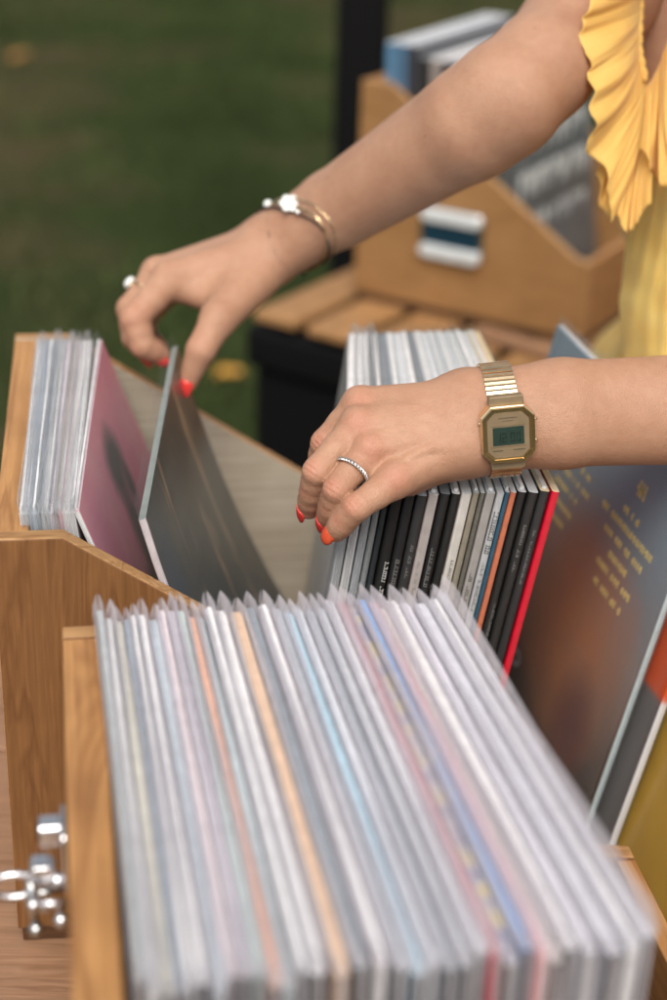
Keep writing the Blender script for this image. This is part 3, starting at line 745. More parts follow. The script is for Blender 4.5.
# ---- records in the back crate
BG = [('pale grey', (.62, .63, .65), (.10, .22, .36)), ('white', (.78, .78, .80), (.08, .16, .26)), ('silver grey', (.55, .56, .58), (.04, .04, .05)), ('grey', (.34, .36, .38), (.03, .03, .03)),
      ('bright white', (.80, .79, .80), (.3, .26, .24)), ('milky white', (.74, .73, .74), (.04, .03, .03)), ('ash grey', (.5, .5, .52), (.02, .02, .02))]
for i, (cn, rgb, sp) in enumerate(BG):
    x = .032+i*.0175; n_ = W3(x, .016, .352+(.014 if i < 3 else 0)); f_ = W3(x, .33, .352+(.014 if i < 3 else 0))
    record(n_, f_, R(-2), .0130, sp, '%s topped record box, %s from the high end of the back crate' % (cn, ORD[i]), 'records in the back crate', top=rgb, plastic=None, inner=False, height=.334+(.014 if i < 3 else 0))
def art_script(nt, uv):
    c = ramp(nt, noise(nt, uv, 10, 3), [(.35, (.055, .06, .065)), (.65, (.12, .125, .13))])
    return c
for i, (xx, hh, nm) in enumerate(((.178, .31, 'dark grey record cover behind the scripted one in the back crate'), (.195, .305, 'charcoal record cover with two rows of white script in the back crate'))):
    n_ = W3(xx, .017, .313); f_ = W3(xx, .33, .313)
    record(n_, f_, R(-9), .005, (.1, .1, .1), nm, 'records in the back crate', top=(.5, .5, .52), plastic='clear', face=cover_art('script_cover_art', art_script) if i else None, inner=False, height=.309)

def script_rows(root, ht):
    mb = MB(); rr = random.Random(5)
    for z0, A in ((.235, .017), (.178, .018), (.120, .012)):
        s = .05
        while s < .27:
            k = rr.uniform(.014, .024); st = rr.choice([1, 2, 3]); pts = []
            for i in range(15):
                a = i/14
                x = s+k*a*(1 if st != 3 else .6)+.006*math.sin(a*6.28*st*.5)
                z = z0+A*math.sin(a*3.14*st+(.5 if st == 2 else 0))*rr.uniform(.9, 1.)
                pts.append((x, ht+.0004, z))
            mb.tube(pts, .0032 if z0 > .13 else .002, 6); s += k*.95+(.012 if rr.random() < .15 else .002)
    for i, v in enumerate(mb.v): mb.v[i] = (v[0], ht+.0002+(v[1]-ht)*.12, v[2])
    mb.build('lettering', plain((.60, .60, .58), .5, name='pale_print'), root)
_sc = [o for o in bpy.data.objects if o.get('label', '').startswith('charcoal record cover with two rows')][0]
script_rows([c for c in _sc.children if c.name.startswith('cover')][0], .0025)
# ------------------------------------------------------------------ SDF body
def V3(p): return np.array([p[0], p[1], p[2]], dtype=np.float32)
def rc(P, a, b, ra, rb):
    a = V3(a); b = V3(b); ab = b-a; L = float(ab@ab)
    t = np.clip(((P-a)@ab)/L, 0, 1)
    q = P-a-t[:, None]*ab
    return np.sqrt((q*q).sum(1))-(ra+(rb-ra)*t)
def smin(a, b, k):
    h = np.clip(.5+.5*(b-a)/k, 0, 1); return b*(1-h)+a*h-k*h*(1-h)
def ell(P, c, r, T=None):
    q = P-V3(c)
    if T is not None: q = q@np.array(T, dtype=np.float32).T
    r = np.array(r, dtype=np.float32)
    k0 = np.sqrt(((q/r)**2).sum(1)); k1 = np.sqrt(((q/(r*r))**2).sum(1))+1e-9
    return k0*(k0-1)/k1
def surface(fn, lo, hi, h, B=8):
    lo = np.array(lo); hi = np.array(hi)
    nb = np.ceil((hi-lo)/(h*B)).astype(int); n = nb*B+1
    D = np.full(tuple(n), 1.0, dtype=np.float32)
    bc = np.stack(np.meshgrid(*[np.arange(k) for k in nb], indexing='ij'), -1).reshape(-1, 3)
    cen = (lo+(bc+.5)*B*h).astype(np.float32)
    d = fn(cen); act = bc[np.abs(d) < h*B*.95+.004]; sgn = bc[(np.abs(d) >= h*B*.95+.004) & (d < 0)]
    for b in sgn: D[b[0]*B:b[0]*B+B+1, b[1]*B:b[1]*B+B+1, b[2]*B:b[2]*B+B+1] = -1
    loc = np.stack(np.meshgrid(*[np.arange(B+1)]*3, indexing='ij'), -1).reshape(-1, 3)
    for s in range(0, len(act), 400):
        A = act[s:s+400]; idx = (A[:, None, :]*B+loc[None]).reshape(-1, 3)
        vals = fn((lo+idx*h).astype(np.float32)); D[idx[:, 0], idx[:, 1], idx[:, 2]] = vals
    S = D < 0
    c = np.zeros(tuple(n-1), dtype=np.int8)
    for dx in (0, 1):
        for dy in (0, 1):
            for dz in (0, 1): c += S[dx:n[0]-1+dx, dy:n[1]-1+dy, dz:n[2]-1+dz]
    cells = np.argwhere((c > 0) & (c < 8))
    ids = np.full(tuple(n-1), -1, dtype=np.int64); ids[cells[:, 0], cells[:, 1], cells[:, 2]] = np.arange(len(cells))
    acc = np.zeros((len(cells), 3)); cnt = np.zeros(len(cells))
    corners = [(x, y, z) for x in (0, 1) for y in (0, 1) for z in (0, 1)]
    for a in corners:
        for ax in range(3):
            if a[ax] == 0:
                b = list(a); b[ax] = 1
                da = D[cells[:, 0]+a[0], cells[:, 1]+a[1], cells[:, 2]+a[2]]; db = D[cells[:, 0]+b[0], cells[:, 1]+b[1], cells[:, 2]+b[2]]
                m = (da < 0) != (db < 0); t = np.where(m, da/(da-db+1e-20), 0)
                p = np.array(a)[None]+np.zeros((len(cells), 3)); p[:, ax] += t
                acc[m] += p[m]; cnt[m] += 1
    V = lo+(cells+acc/cnt[:, None])*h
    F = []
    for ax in range(3):
        o1, o2 = [(1, 2), (2, 0), (0, 1)][ax]
        sl0 = [slice(1, -1)]*3; sl1 = [slice(1, -1)]*3; sl0[ax] = slice(0, -1); sl1[ax] = slice(1, None)
        a = S[tuple(sl0)]; b = S[tuple(sl1)]
        E = np.argwhere(a != b); off = np.array([1, 1, 1]); off[ax] = 0; E = E+off
        sa = S[E[:, 0], E[:, 1], E[:, 2]]
        def cid(d1, d2):
            q = E.copy(); q[:, o1] -= d1; q[:, o2] -= d2; return ids[q[:, 0], q[:, 1], q[:, 2]]
        q = np.stack([cid(1, 1), cid(0, 1), cid(0, 0), cid(1, 0)], 1)
        q[~sa] = q[~sa][:, ::-1]; F.append(q)
    F = np.concatenate(F); F = F[(F >= 0).all(1)]
    return V, F
def np_mesh(name, parts, mat, parent=None, flush=None):
    V = np.concatenate([p[0] for p in parts]); off = 0; Fs = []
    for v, f in parts: Fs.append(f+off); off += len(v)
    F = np.concatenate(Fs)
    me = bpy.data.meshes.new(name); me.vertices.add(len(V)); me.vertices.foreach_set('co', V.astype(np.float32).ravel())
    me.loops.add(len(F)*4); me.loops.foreach_set('vertex_index', F.astype(np.int32).ravel())
    me.polygons.add(len(F)); me.polygons.foreach_set('loop_start', np.arange(0, len(F)*4, 4, dtype=np.int32))
    me.polygons.foreach_set('use_smooth', np.ones(len(F), dtype=bool))
    me.materials.append(mat); me.update(); me.validate()
    if flush is not None:
        at = me.attributes.new('flush', 'FLOAT', 'POINT'); at.data.foreach_set('value', flush(V).astype(np.float32))
    return link(bpy.data.objects.new(name, me), parent)

LERP = lambda a, b, t: a+(b-a)*t
# ---------------- left hand (the watch hand): pixel + depth joints
LH = {
 'pinky':  ([(396, 480, 1.052), (357, 507, 1.040), (343, 522, 1.050), (336, 531, 1.058)], [.0108, .0090, .0083, .0072]),
 'ring':   ([(370, 449, 1.060), (337, 489, 1.046), (331, 507, 1.060), (328, 519, 1.074)], [.0108, .0090, .0083, .0073]),
 'middle': ([(358, 425, 1.068), (317, 471, 1.054), (312, 492, 1.070), (309, 508, 1.086)], [.0109, .0092, .0085, .0075]),
 'index':  ([(360, 405, 1.084), (325, 443, 1.088), (319, 466, 1.106), (318, 482, 1.124)], [.0112, .0094, .0084, .0074]),
}
wl = (478, 422, 1.078)
MET = {'pinky': (466, 442, 1.074), 'ring': (468, 430, 1.066), 'middle': (466, 416, 1.066), 'index': (462, 402, 1.074)}
towcam = -cF
def chain_pts(js): return [C(*j) for j in js]
grooves = []   # centre, axis, width, radius, amp
def add_knuckle(c, ax, nrm, r, amp=.0009, n_=3, sp=.0019):
    for i in range(n_):
        grooves.append((V3(c+nrm*r*.9+ax*(i-(n_-1)/2)*sp), V3(ax), .00100, r*.8, amp*(1 if i == (n_-1)/2 else .7)))
def finger_sdf(P, pts, rad, bulge=1.0):
    d = None
    for i in range(3):
        a, b = pts[i], pts[i+1]; m = a.lerp(b, .5)
        rm = (rad[i]+rad[i+1])/2*(.955 if i < 2 else 1.0)
        s1 = rc(P, a, m, rad[i], rm); s2 = rc(P, m, b, rm, rad[i+1]); s = np.minimum(s1, s2)
        s = smin(s1, s2, .003); d = s if d is None else smin(d, s, .0022)
    return d
FPT = {k: chain_pts(v[0]) for k, v in LH.items()}
def dors(pts, i, ref):
    ax = (pts[i+1]-pts[i-1]).normalized() if i < 3 else (pts[i]-pts[i-1]).normalized()
    n_ = (ref-ax*ref.dot(ax)).normalized(); return ax, n_
refL = (towcam*.9+Vector((-.5, 0, .2))).normalized()
for k, pts in FPT.items():
    r = LH[k][1]
    ax, n_ = dors(pts, 1, refL); add_knuckle(pts[1], ax, n_, r[1], .0011, 3, .0031)
    ax, n_ = dors(pts, 2, refL); add_knuckle(pts[2], ax, n_, r[2], .0008, 2, .0027)
WL = C(*wl)
EL = C(852, 399, 1.135)
SHL = Vector((.50, 1.17, .60))
thumbL = [C(452, 404, 1.098), C(408, 408, 1.128), C(372, 428, 1.142), C(350, 452, 1.150)]
def vein(pts, off): return [C(x, y, z)+towcam*off for x, y, z in pts]
VEINS = [(vein([(462, 428, 1.069), (440, 424, 1.068), (420, 432, 1.066), (402, 430, 1.066), (384, 436, 1.066)], .0125), .0019), (vein([(440, 424, 1.068), (418, 412, 1.071), (398, 410, 1.074)], .0125), .0017),
         (vein([(452, 444, 1.066), (430, 448, 1.062), (408, 458, 1.060)], .0125), .0016)]
def left_arm(P):
    palm = None
    for k in ('index', 'middle', 'ring', 'pinky'):
        a = C(*MET[k]); b = FPT[k][0]
        s = rc(P, a, b, .0150, LH[k][1][0]+.0006)
        palm = s if palm is None else smin(palm, s, .010)
    # palm flesh
    palm = smin(palm, rc(P, C(462, 446, 1.086), C(408, 478, 1.074), .0170, .0120), .012)
    palm = smin(palm, rc(P, C(462, 408, 1.092), C(392, 420, 1.108), .0165, .0120), .012)
    th = smin(rc(P, thumbL[0], thumbL[1], .0160, .0130), rc(P, thumbL[1], thumbL[2], .0125, .0105), .006)
    th = smin(th, rc(P, thumbL[2], thumbL[3], .0105, .0085), .003)
    palm = smin(palm, th, .014)
    fg = None
    for k in FPT:
        s = finger_sdf(P, FPT[k], LH[k][1]); fg = s if fg is None else np.minimum(fg, s)
    # webs
    names = ['index', 'middle', 'ring', 'pinky']
    for a, b in zip(names[:-1], names[1:]):
        pa = FPT[a][0].lerp(FPT[a][1], .22); pb = FPT[b][0].lerp(FPT[b][1], .22); pa = pa-towcam*.004; pb = pb-towcam*.004
        palm = smin(palm, rc(P, pa, pb, .0062, .0062), .006)
    hand = smin(palm, fg, .0055)
    # knuckle heads and tendons on the back of the hand
    for k in FPT:
        kn = FPT[k][0]+towcam*.0045+Vector((0, 0, .002)); hand = smin(hand, ell(P, kn, (.0088, .0088, .0082)), .006)
        a = C(*MET[k])+towcam*.0100; b = FPT[k][0]+towcam*.0082
        hand = smin(hand, rc(P, a.lerp(b, .3), b, .0036, .0036), .0045)
    for pl_, r_ in VEINS:
        for a, b in zip(pl_[:-1], pl_[1:]): hand = smin(hand, rc(P, a, b, r_, r_), .004)
    # forearm as two blended cones
    f1 = smin(rc(P, C(474, 406, 1.080), C(560, 401, 1.085), .0235, .0265), rc(P, C(560, 401, 1.085), EL, .0265, .036), .01)
    f2 = smin(rc(P, C(474, 438, 1.074), C(560, 426, 1.082), .0230, .0265), rc(P, C(560, 426, 1.082), EL+Vector((0, 0, -.008)), .0265, .036), .01)
    arm = smin(f1, f2, .016)
    arm = smin(arm, ell(P, C(463, 447, 1.060), (.011, .010, .010)), .012)   # ulna head
    up = rc(P, EL, SHL, .041, .052)
    arm = smin(arm, up, .02)
    d = smin(hand, arm, .018)
    for c, ax, w_, rad, am in grooves:
        q = P-c; s = q@ax; rho2 = (q*q).sum(1)-s*s
        near = (np.abs(s) < w_*3) & (rho2 < (rad*2)**2)
        if near.any(): d[near] += am*np.exp(-(s[near]/w_)**2)*np.exp(-rho2[near]/(rad*rad))
    return d
# ---------------- right hand
RH = {
 'index':  ([(170, 279, 1.332), (135, 318, 1.312), (143, 345, 1.316), (160, 355, 1.326)], [.0140, .0118, .0104, .0082]),
 'middle': ([(158, 275, 1.358), (130, 309, 1.345), (134, 338, 1.342), (150, 355, 1.344)], [.0130, .0110, .0098, .0082]),
 'ring':   ([(163, 278, 1.380), (134, 316, 1.370), (140, 342, 1.366), (157, 352, 1.362)], [.0112, .0094, .0084, .0074]),
 'pinky':  ([(172, 290, 1.398), (146, 320, 1.390), (149, 338, 1.386), (160, 347, 1.382)], [.0100, .0084, .0076, .0068]),
}
RMET = {'index': (262, 250, 1.345), 'middle': (262, 241, 1.358), 'ring': (262, 243, 1.372), 'pinky': (264, 252, 1.384)}
RP = {k: chain_pts(v[0]) for k, v in RH.items()}
thR = [C(254, 279, 1.334), C(219, 318, 1.300), C(201, 350, 1.290), C(187, 383, 1.298)]
ER = C(510, 107, 1.205); SHR = C(668, -76, 1.38)
def right_arm(P):
    palm = None
    for k in ('index', 'middle', 'ring', 'pinky'):
        s = rc(P, C(*RMET[k]), RP[k][0], .0150, RH[k][1][0]+.001)
        palm = s if palm is None else smin(palm, s, .012)
    palm = smin(palm, rc(P, C(262, 258, 1.372), C(200, 290, 1.378), .018, .013), .014)
    th = smin(rc(P, thR[0], thR[1], .0200, .0148), rc(P, thR[1], thR[2], .0140, .0116), .005)
    th = smin(th, rc(P, thR[2], thR[3], .0116, .0082), .003)
    palm = smin(palm, th, .022)
    palm = smin(palm, rc(P, C(222, 302, 1.325), C(188, 292, 1.335), .0120, .0100), .014)   # thumb web
    fg = None
    for k in RP:
        s = finger_sdf(P, RP[k], RH[k][1]); fg = s if fg is None else np.minimum(fg, s)
    hand = smin(palm, fg, .006)
    for k in ('index', 'middle'):
        hand = smin(hand, ell(P, RP[k][0]+Vector((-.002, 0, .005)), (.0085, .0085, .0085)), .006)
    f1 = rc(P, C(272, 239, 1.352), C(330, 203, 1.325), .0215, .0250); f2 = rc(P, C(280, 257, 1.348), C(336, 217, 1.318), .0195, .0250)
    f1 = smin(f1, rc(P, C(330, 203, 1.325), C(500, 100, 1.215), .0250, .0370), .006); f2 = smin(f2, rc(P, C(336, 217, 1.318), C(500, 108, 1.215), .0250, .0370), .006)
    arm = smin(f1, f2, .016)
    ch = [(C(345, 207, 1.312), .0290), (C(471, 125, 1.225), .0405), (C(507, 98, 1.210), .0408), (C(540, 69, 1.225), .0405), (C(572, 33, 1.258), .0420), (SHR, .052)]
    for (a, ra), (b, rb_) in zip(ch[:-1], ch[1:]): arm = smin(arm, rc(P, a, b, ra-.0010, rb_-.0010), .009)
    d = smin(hand, arm, .018)
    for c, ax, w_, rad, am in groovesR:
        q = P-c; s = q@ax; rho2 = (q*q).sum(1)-s*s
        near = (np.abs(s) < w_*3) & (rho2 < (rad*2)**2)
        if near.any(): d[near] += am*np.exp(-(s[near]/w_)**2)*np.exp(-rho2[near]/(rad*rad))
    return d
groovesR = []
ax = (SHR-ER).normalized()
fold = (C(495, 95, 1.155))
for dz, am in ((0, .0013),):
    groovesR.append((V3(fold+cR*dz), V3((cR*.95-cU*.1).normalized()), .006, .013, am*1.7))
_a2 = (RP['index'][2]-RP['index'][0]).normalized()
groovesR.append((V3(RP['index'][1]+Vector((-.009, 0, 0))), V3(_a2), .0006, .007, .0007))

# ---------------- body (coarse)
HIP = Vector((.44, 1.585, .10)); WAIST = Vector((.425, 1.50, .27)); CHEST = Vector((.398, 1.350, .46)); NECK = Vector((.385, 1.285, .665)); HEADC = Vector((.30, 1.205, .83))
fdir = Vector((-.62, -.78, 0)).normalized(); sdir = Vector((.78, -.62, 0)).normalized()
RB = [list(sdir), list(fdir), [0, 0, 1]]
def torso_only(P):
    d = ell(P, HIP, (.185, .135, .15), RB)
    d = smin(d, ell(P, WAIST, (.140, .105, .16), RB), .06)
    d = smin(d, ell(P, CHEST, (.165, .115, .17), RB), .06)
    for s in (-1, 1): d = smin(d, ell(P, CHEST+sdir*s*.07+fdir*.068+Vector((0, 0, -.02)), (.056, .044, .058), RB), .06)
    d = smin(d, ell(P, C(672, 40, 1.335), (.042, .045, .085)), .03)
    mid = (SHR+SHL)/2
    d = smin(d, rc(P, SHR+Vector((.03, -.01, -.01)), mid, .046, .06), .05); d = smin(d, rc(P, mid, SHL+Vector((-.03, .0, -.01)), .06, .046), .05)
    return d
def body(P):
    d = torso_only(P)
    d = smin(d, rc(P, NECK-Vector((0, 0, .04)), HEADC-Vector((-.02, -.02, .07)), .056, .050), .03)
    hd = ell(P, HEADC, (.072, .092, .105), RB)
    hd = smin(hd, ell(P, HEADC+fdir*.03-Vector((0, 0, .07)), (.052, .055, .045), RB), .03)
    hd = smin(hd, rc(P, HEADC+fdir*.085+Vector((0, 0, .005)), HEADC+fdir*.112-Vector((0, 0, .028)), .008, .011), .010)   # nose
    hd = smin(hd, ell(P, HEADC+fdir*.088-Vector((0, 0, .055)), (.022, .012, .008), RB), .008)
    for s in (-1, 1):
        hd = smin(hd, ell(P, HEADC+sdir*s*.074-fdir*.008-Vector((0, 0, .01)), (.008, .018, .030), RB), .006)
        e = HEADC+fdir*.088+sdir*s*.032+Vector((0, 0, .008)); hd = np.maximum(hd, -(np.sqrt(((P-V3(e))**2).sum(1))-.014))
    d = smin(d, hd, .02)
    for s in (-1, 1):
        h = HIP+sdir*s*.085; k = h+Vector((.03, .03, -.44))+fdir*.06; an = Vector((k.x+.03, k.y+.03, GZ+.07)); toe = an+fdir*.13-Vector((0, 0, .035))
        d = smin(d, rc(P, h, k, .085, .052), .04); d = smin(d, rc(P, k, an, .05, .034), .02); d = smin(d, rc(P, an-Vector((0, 0, .02)), toe, .034, .026), .02)
    return d
HS = .0011
def bbox(pts, m):
    a = np.array([[p[0], p[1], p[2]] for p in pts]); return a.min(0)-m, a.max(0)+m
import time; t0 = time.time()
allL = [p for v in FPT.values() for p in v]+thumbL+[C(*v) for v in MET.values()]
cutL = C(520, 412, 1.08)
loA, hiA = bbox(allL+[cutL], .032)
FINE_L = surface(left_arm, loA, hiA, HS)
axL = (EL-WL).normalized()
cutplane = lambda P, p, n_: (P-V3(p))@V3(n_)
# the rest of the arm a little coarser, same surface, overlapping by nothing: clip both at the watch (hidden under its band)
cl = C(505, 414, 1.08)
loB, hiB = bbox([cl, EL, SHL], .062)
def left_rest(P): return left_arm(P)
COARSE_L = surface(left_rest, loB, hiB, .0026)
def clip(part, p, n_, keep_pos):
    V, F = part; s = (V-np.array(p))@np.array(n_); fm = s[F].mean(1); k = (fm >= 0) if keep_pos else (fm < 0); F = F[k]
    used = np.unique(F); mp = np.full(len(V), -1); mp[used] = np.arange(len(used)); return V[used], mp[F]
FINE_L = clip(FINE_L, cl, axL, False); COARSE_L = clip(COARSE_L, cl, axL, True)
allR = [p for v in RP.values() for p in v]+thR+[C(*v) for v in RMET.values()]
clR = C(291, 236, 1.345); axR = (ER-C(276, 248, 1.35)).normalized()
loC, hiC = bbox(allR+[clR], .032)
FINE_R = clip(surface(right_arm, loC, hiC, .0014), clR, axR, False)
loD, hiD = bbox([clR, ER, SHR], .062)
COARSE_R = clip(surface(right_arm, loD, hiD, .0026), clR, axR, True)
loE, hiE = np.array([.05, .9, GZ-.01]), np.array([.78, 1.95, 1.0])
BODY = surface(body, loE, hiE, .009)
print('sdf', time.time()-t0)
flpts = [(V3(FPT[k][1]+refL*.009), .007) for k in FPT]+[(V3(FPT[k][0]+towcam*.012), .009) for k in FPT]+[(V3(FPT[k][3]), .008) for k in FPT]+[(V3(FPT[k][2]+refL*.008), .005) for k in FPT]+\
        [(V3(RP[k][3]), .011) for k in RP]+[(V3(thR[3]), .012), (V3(thR[2]), .010), (V3(RP['index'][1]), .012)]
def flush(V):
    f = np.zeros(len(V))
    for c, r in flpts: f = np.maximum(f, .5*np.exp(-((V-c)**2).sum(1)/(r*r)))
    return f
person = empty('person', (HIP.x, HIP.y, GZ)); tag(person, 'person in a ruffled yellow top leaning over the crates, flipping records with both hands', 'person')
PI_ = Matrix.Translation(-Vector((HIP.x, HIP.y, GZ)))
bodyo = np_mesh('body', [FINE_L, COARSE_L, FINE_R, COARSE_R, BODY], M['skin'], person, flush); bodyo.matrix_parent_inverse = PI_
def pchild(o): o.parent = person; o.matrix_parent_inverse = PI_; return o

# ---- fingernails
def nail(tip, prev, ref, r, mat, wdt=.95, ln=.011, back=.004, label=None):
    ax = (tip-prev).normalized(); n_ = (ref-ax*ref.dot(ax)).normalized(); sd_ = ax.cross(n_)
    vs = []; fs = []; nu, nv = 9, 9
    for layer in (0, 1):
        for j in range(nv):
            v = j/(nv-1); y = -back+v*ln
            for i in range(nu):
                u = -1+2*i/(nu-1)
                w_ = wdt*(1-(max(0, v-.55)/.45)**2*.45)*(1-(max(0, .25-v)/.25)**2*.35)
                an = u*w_; rr = r*(1.04)+(.0006 if layer else -.001)
                # nail plate follows the fingertip round until it passes it
                drop = max(0, y-.001)**2*18
                p = tip+ax*y+n_*(math.cos(an)*rr-drop)+sd_*math.sin(an)*rr*.93
                vs.append(p)
    o_ = nu*nv
    for L_ in (0, 1):
        for j in range(nv-1):
            for i in range(nu-1):
                a = L_*o_+j*nu+i; q = (a, a+1, a+1+nu, a+nu); fs.append(q if L_ else q[::-1])
    edge = [(0, i) for i in range(nu)]+[(j, nu-1) for j in range(1, nv)]+[(nv-1, i) for i in range(nu-2, -1, -1)]+[(j, 0) for j in range(nv-2, 0, -1)]
    E = [j*nu+i for j, i in edge]
    for a, b in zip(E, E[1:]+E[:1]): fs.append((a, b, b+o_, a+o_))
    o = meshobj('fingernail', vs, fs, mat, smooth=True); pchild(o)
    if label: o['label'] = label
    return o
refN = (Vector((-.85, 0, 0))+towcam*.25-cU*.0).normalized()
nail(FPT['pinky'][3], FPT['pinky'][2], (Vector((-.8, 0, 0))+towcam*.7-cU*.1).normalized(), .0072, M['nail_orange'], ln=.0125, back=.003, label='orange-red little fingernail')
nail(FPT['ring'][3], FPT['ring'][2], (Vector((-.95, 0, 0))+towcam*.35-cU*.1).normalized(), .0073, M['nail'], ln=.0125, back=.002)
nail(FPT['middle'][3], FPT['middle'][2], (Vector((-.85, 0, 0))+towcam*.45).normalized(), .0075, M['nail'], ln=.0125, back=.002)
nail(FPT['index'][3], FPT['index'][2], (Vector((-.9, 0, 0))+towcam*.3).normalized(), .0073, M['nail'])
nail(thumbL[3], thumbL[2], Vector((-.5, .3, .8)).normalized(), .0084, M['nail'])
nail(RP['index'][3], RP['index'][2], (Vector((-.25, 0, -.5))+towcam*.8).normalized(), .0075, M['nail'], ln=.011, back=.003)
nail(RP['middle'][3], RP['middle'][2], (Vector((-.3, 0, -.9))+towcam*.4).normalized(), .0076, M['nail'], ln=.011, back=.003)
nail(RP['ring'][3], RP['ring'][2], (Vector((-.3, 0, -.9))).normalized(), .0073, M['nail'])
nail(RP['pinky'][3], RP['pinky'][2], (Vector((-.3, 0, -.9))).normalized(), .0068, M['nail'])
nail(thR[3], thR[2], (Vector((-.15, 0, -.35))+towcam*.9).normalized(), .0079, M['nail'], ln=.0145, back=.0035, wdt=1.0)

# ---- face and hair
for s in (-1, 1):
    e = HEADC+fdir*.077+sdir*s*.032+Vector((0, 0, .008)); mb = MB(); mb.ball(e, .0125); mb.ball(e+fdir*.0085, (.0055,)*3, 1); pchild(mb.build('eye', [M['eye'], M['iris']], None, True))
    mb = MB(); mb.tube([e+fdir*.014+sdir*s*k*.016+Vector((0, 0, .017-.006*k*k)) for k in (-1, -.5, 0, .5, 1)], .0022, 6); pchild(mb.build('eyebrow', M['hair'], None, True))
mb = MB(); mb.tube([HEADC+fdir*(.0985-.012*k*k)+sdir*k*.022-Vector((0, 0, .056)) for k in (-1, -.6, -.2, .2, .6, 1)], [.001, .0035, .0048, .0048, .0035, .001], 8); pchild(mb.build('mouth', M['lip'], None, True))
def hair():
    def f(P):
        d = ell(P, HEADC+Vector((0, 0, .02))-fdir*.018, (.086, .100, .108), RB)
        d = np.maximum(d, -ell(P, HEADC+fdir*.085-Vector((0, 0, .035)), (.062, .075, .095), RB))
        d = smin(d, rc(P, HEADC-fdir*.08+Vector((0, 0, .02)), HEADC-fdir*.11-Vector((0, 0, .20)), .05, .025), .03)
        q = P-V3(HEADC); return d+.003*np.sin(q@V3(sdir)*260+q[:, 2]*20)
    V, F = surface(f, np.array(HEADC)-.38, np.array(HEADC)+.2, .005)
    o = np_mesh('hair', [(V, F)], M['hair']); pchild(o)
hair()

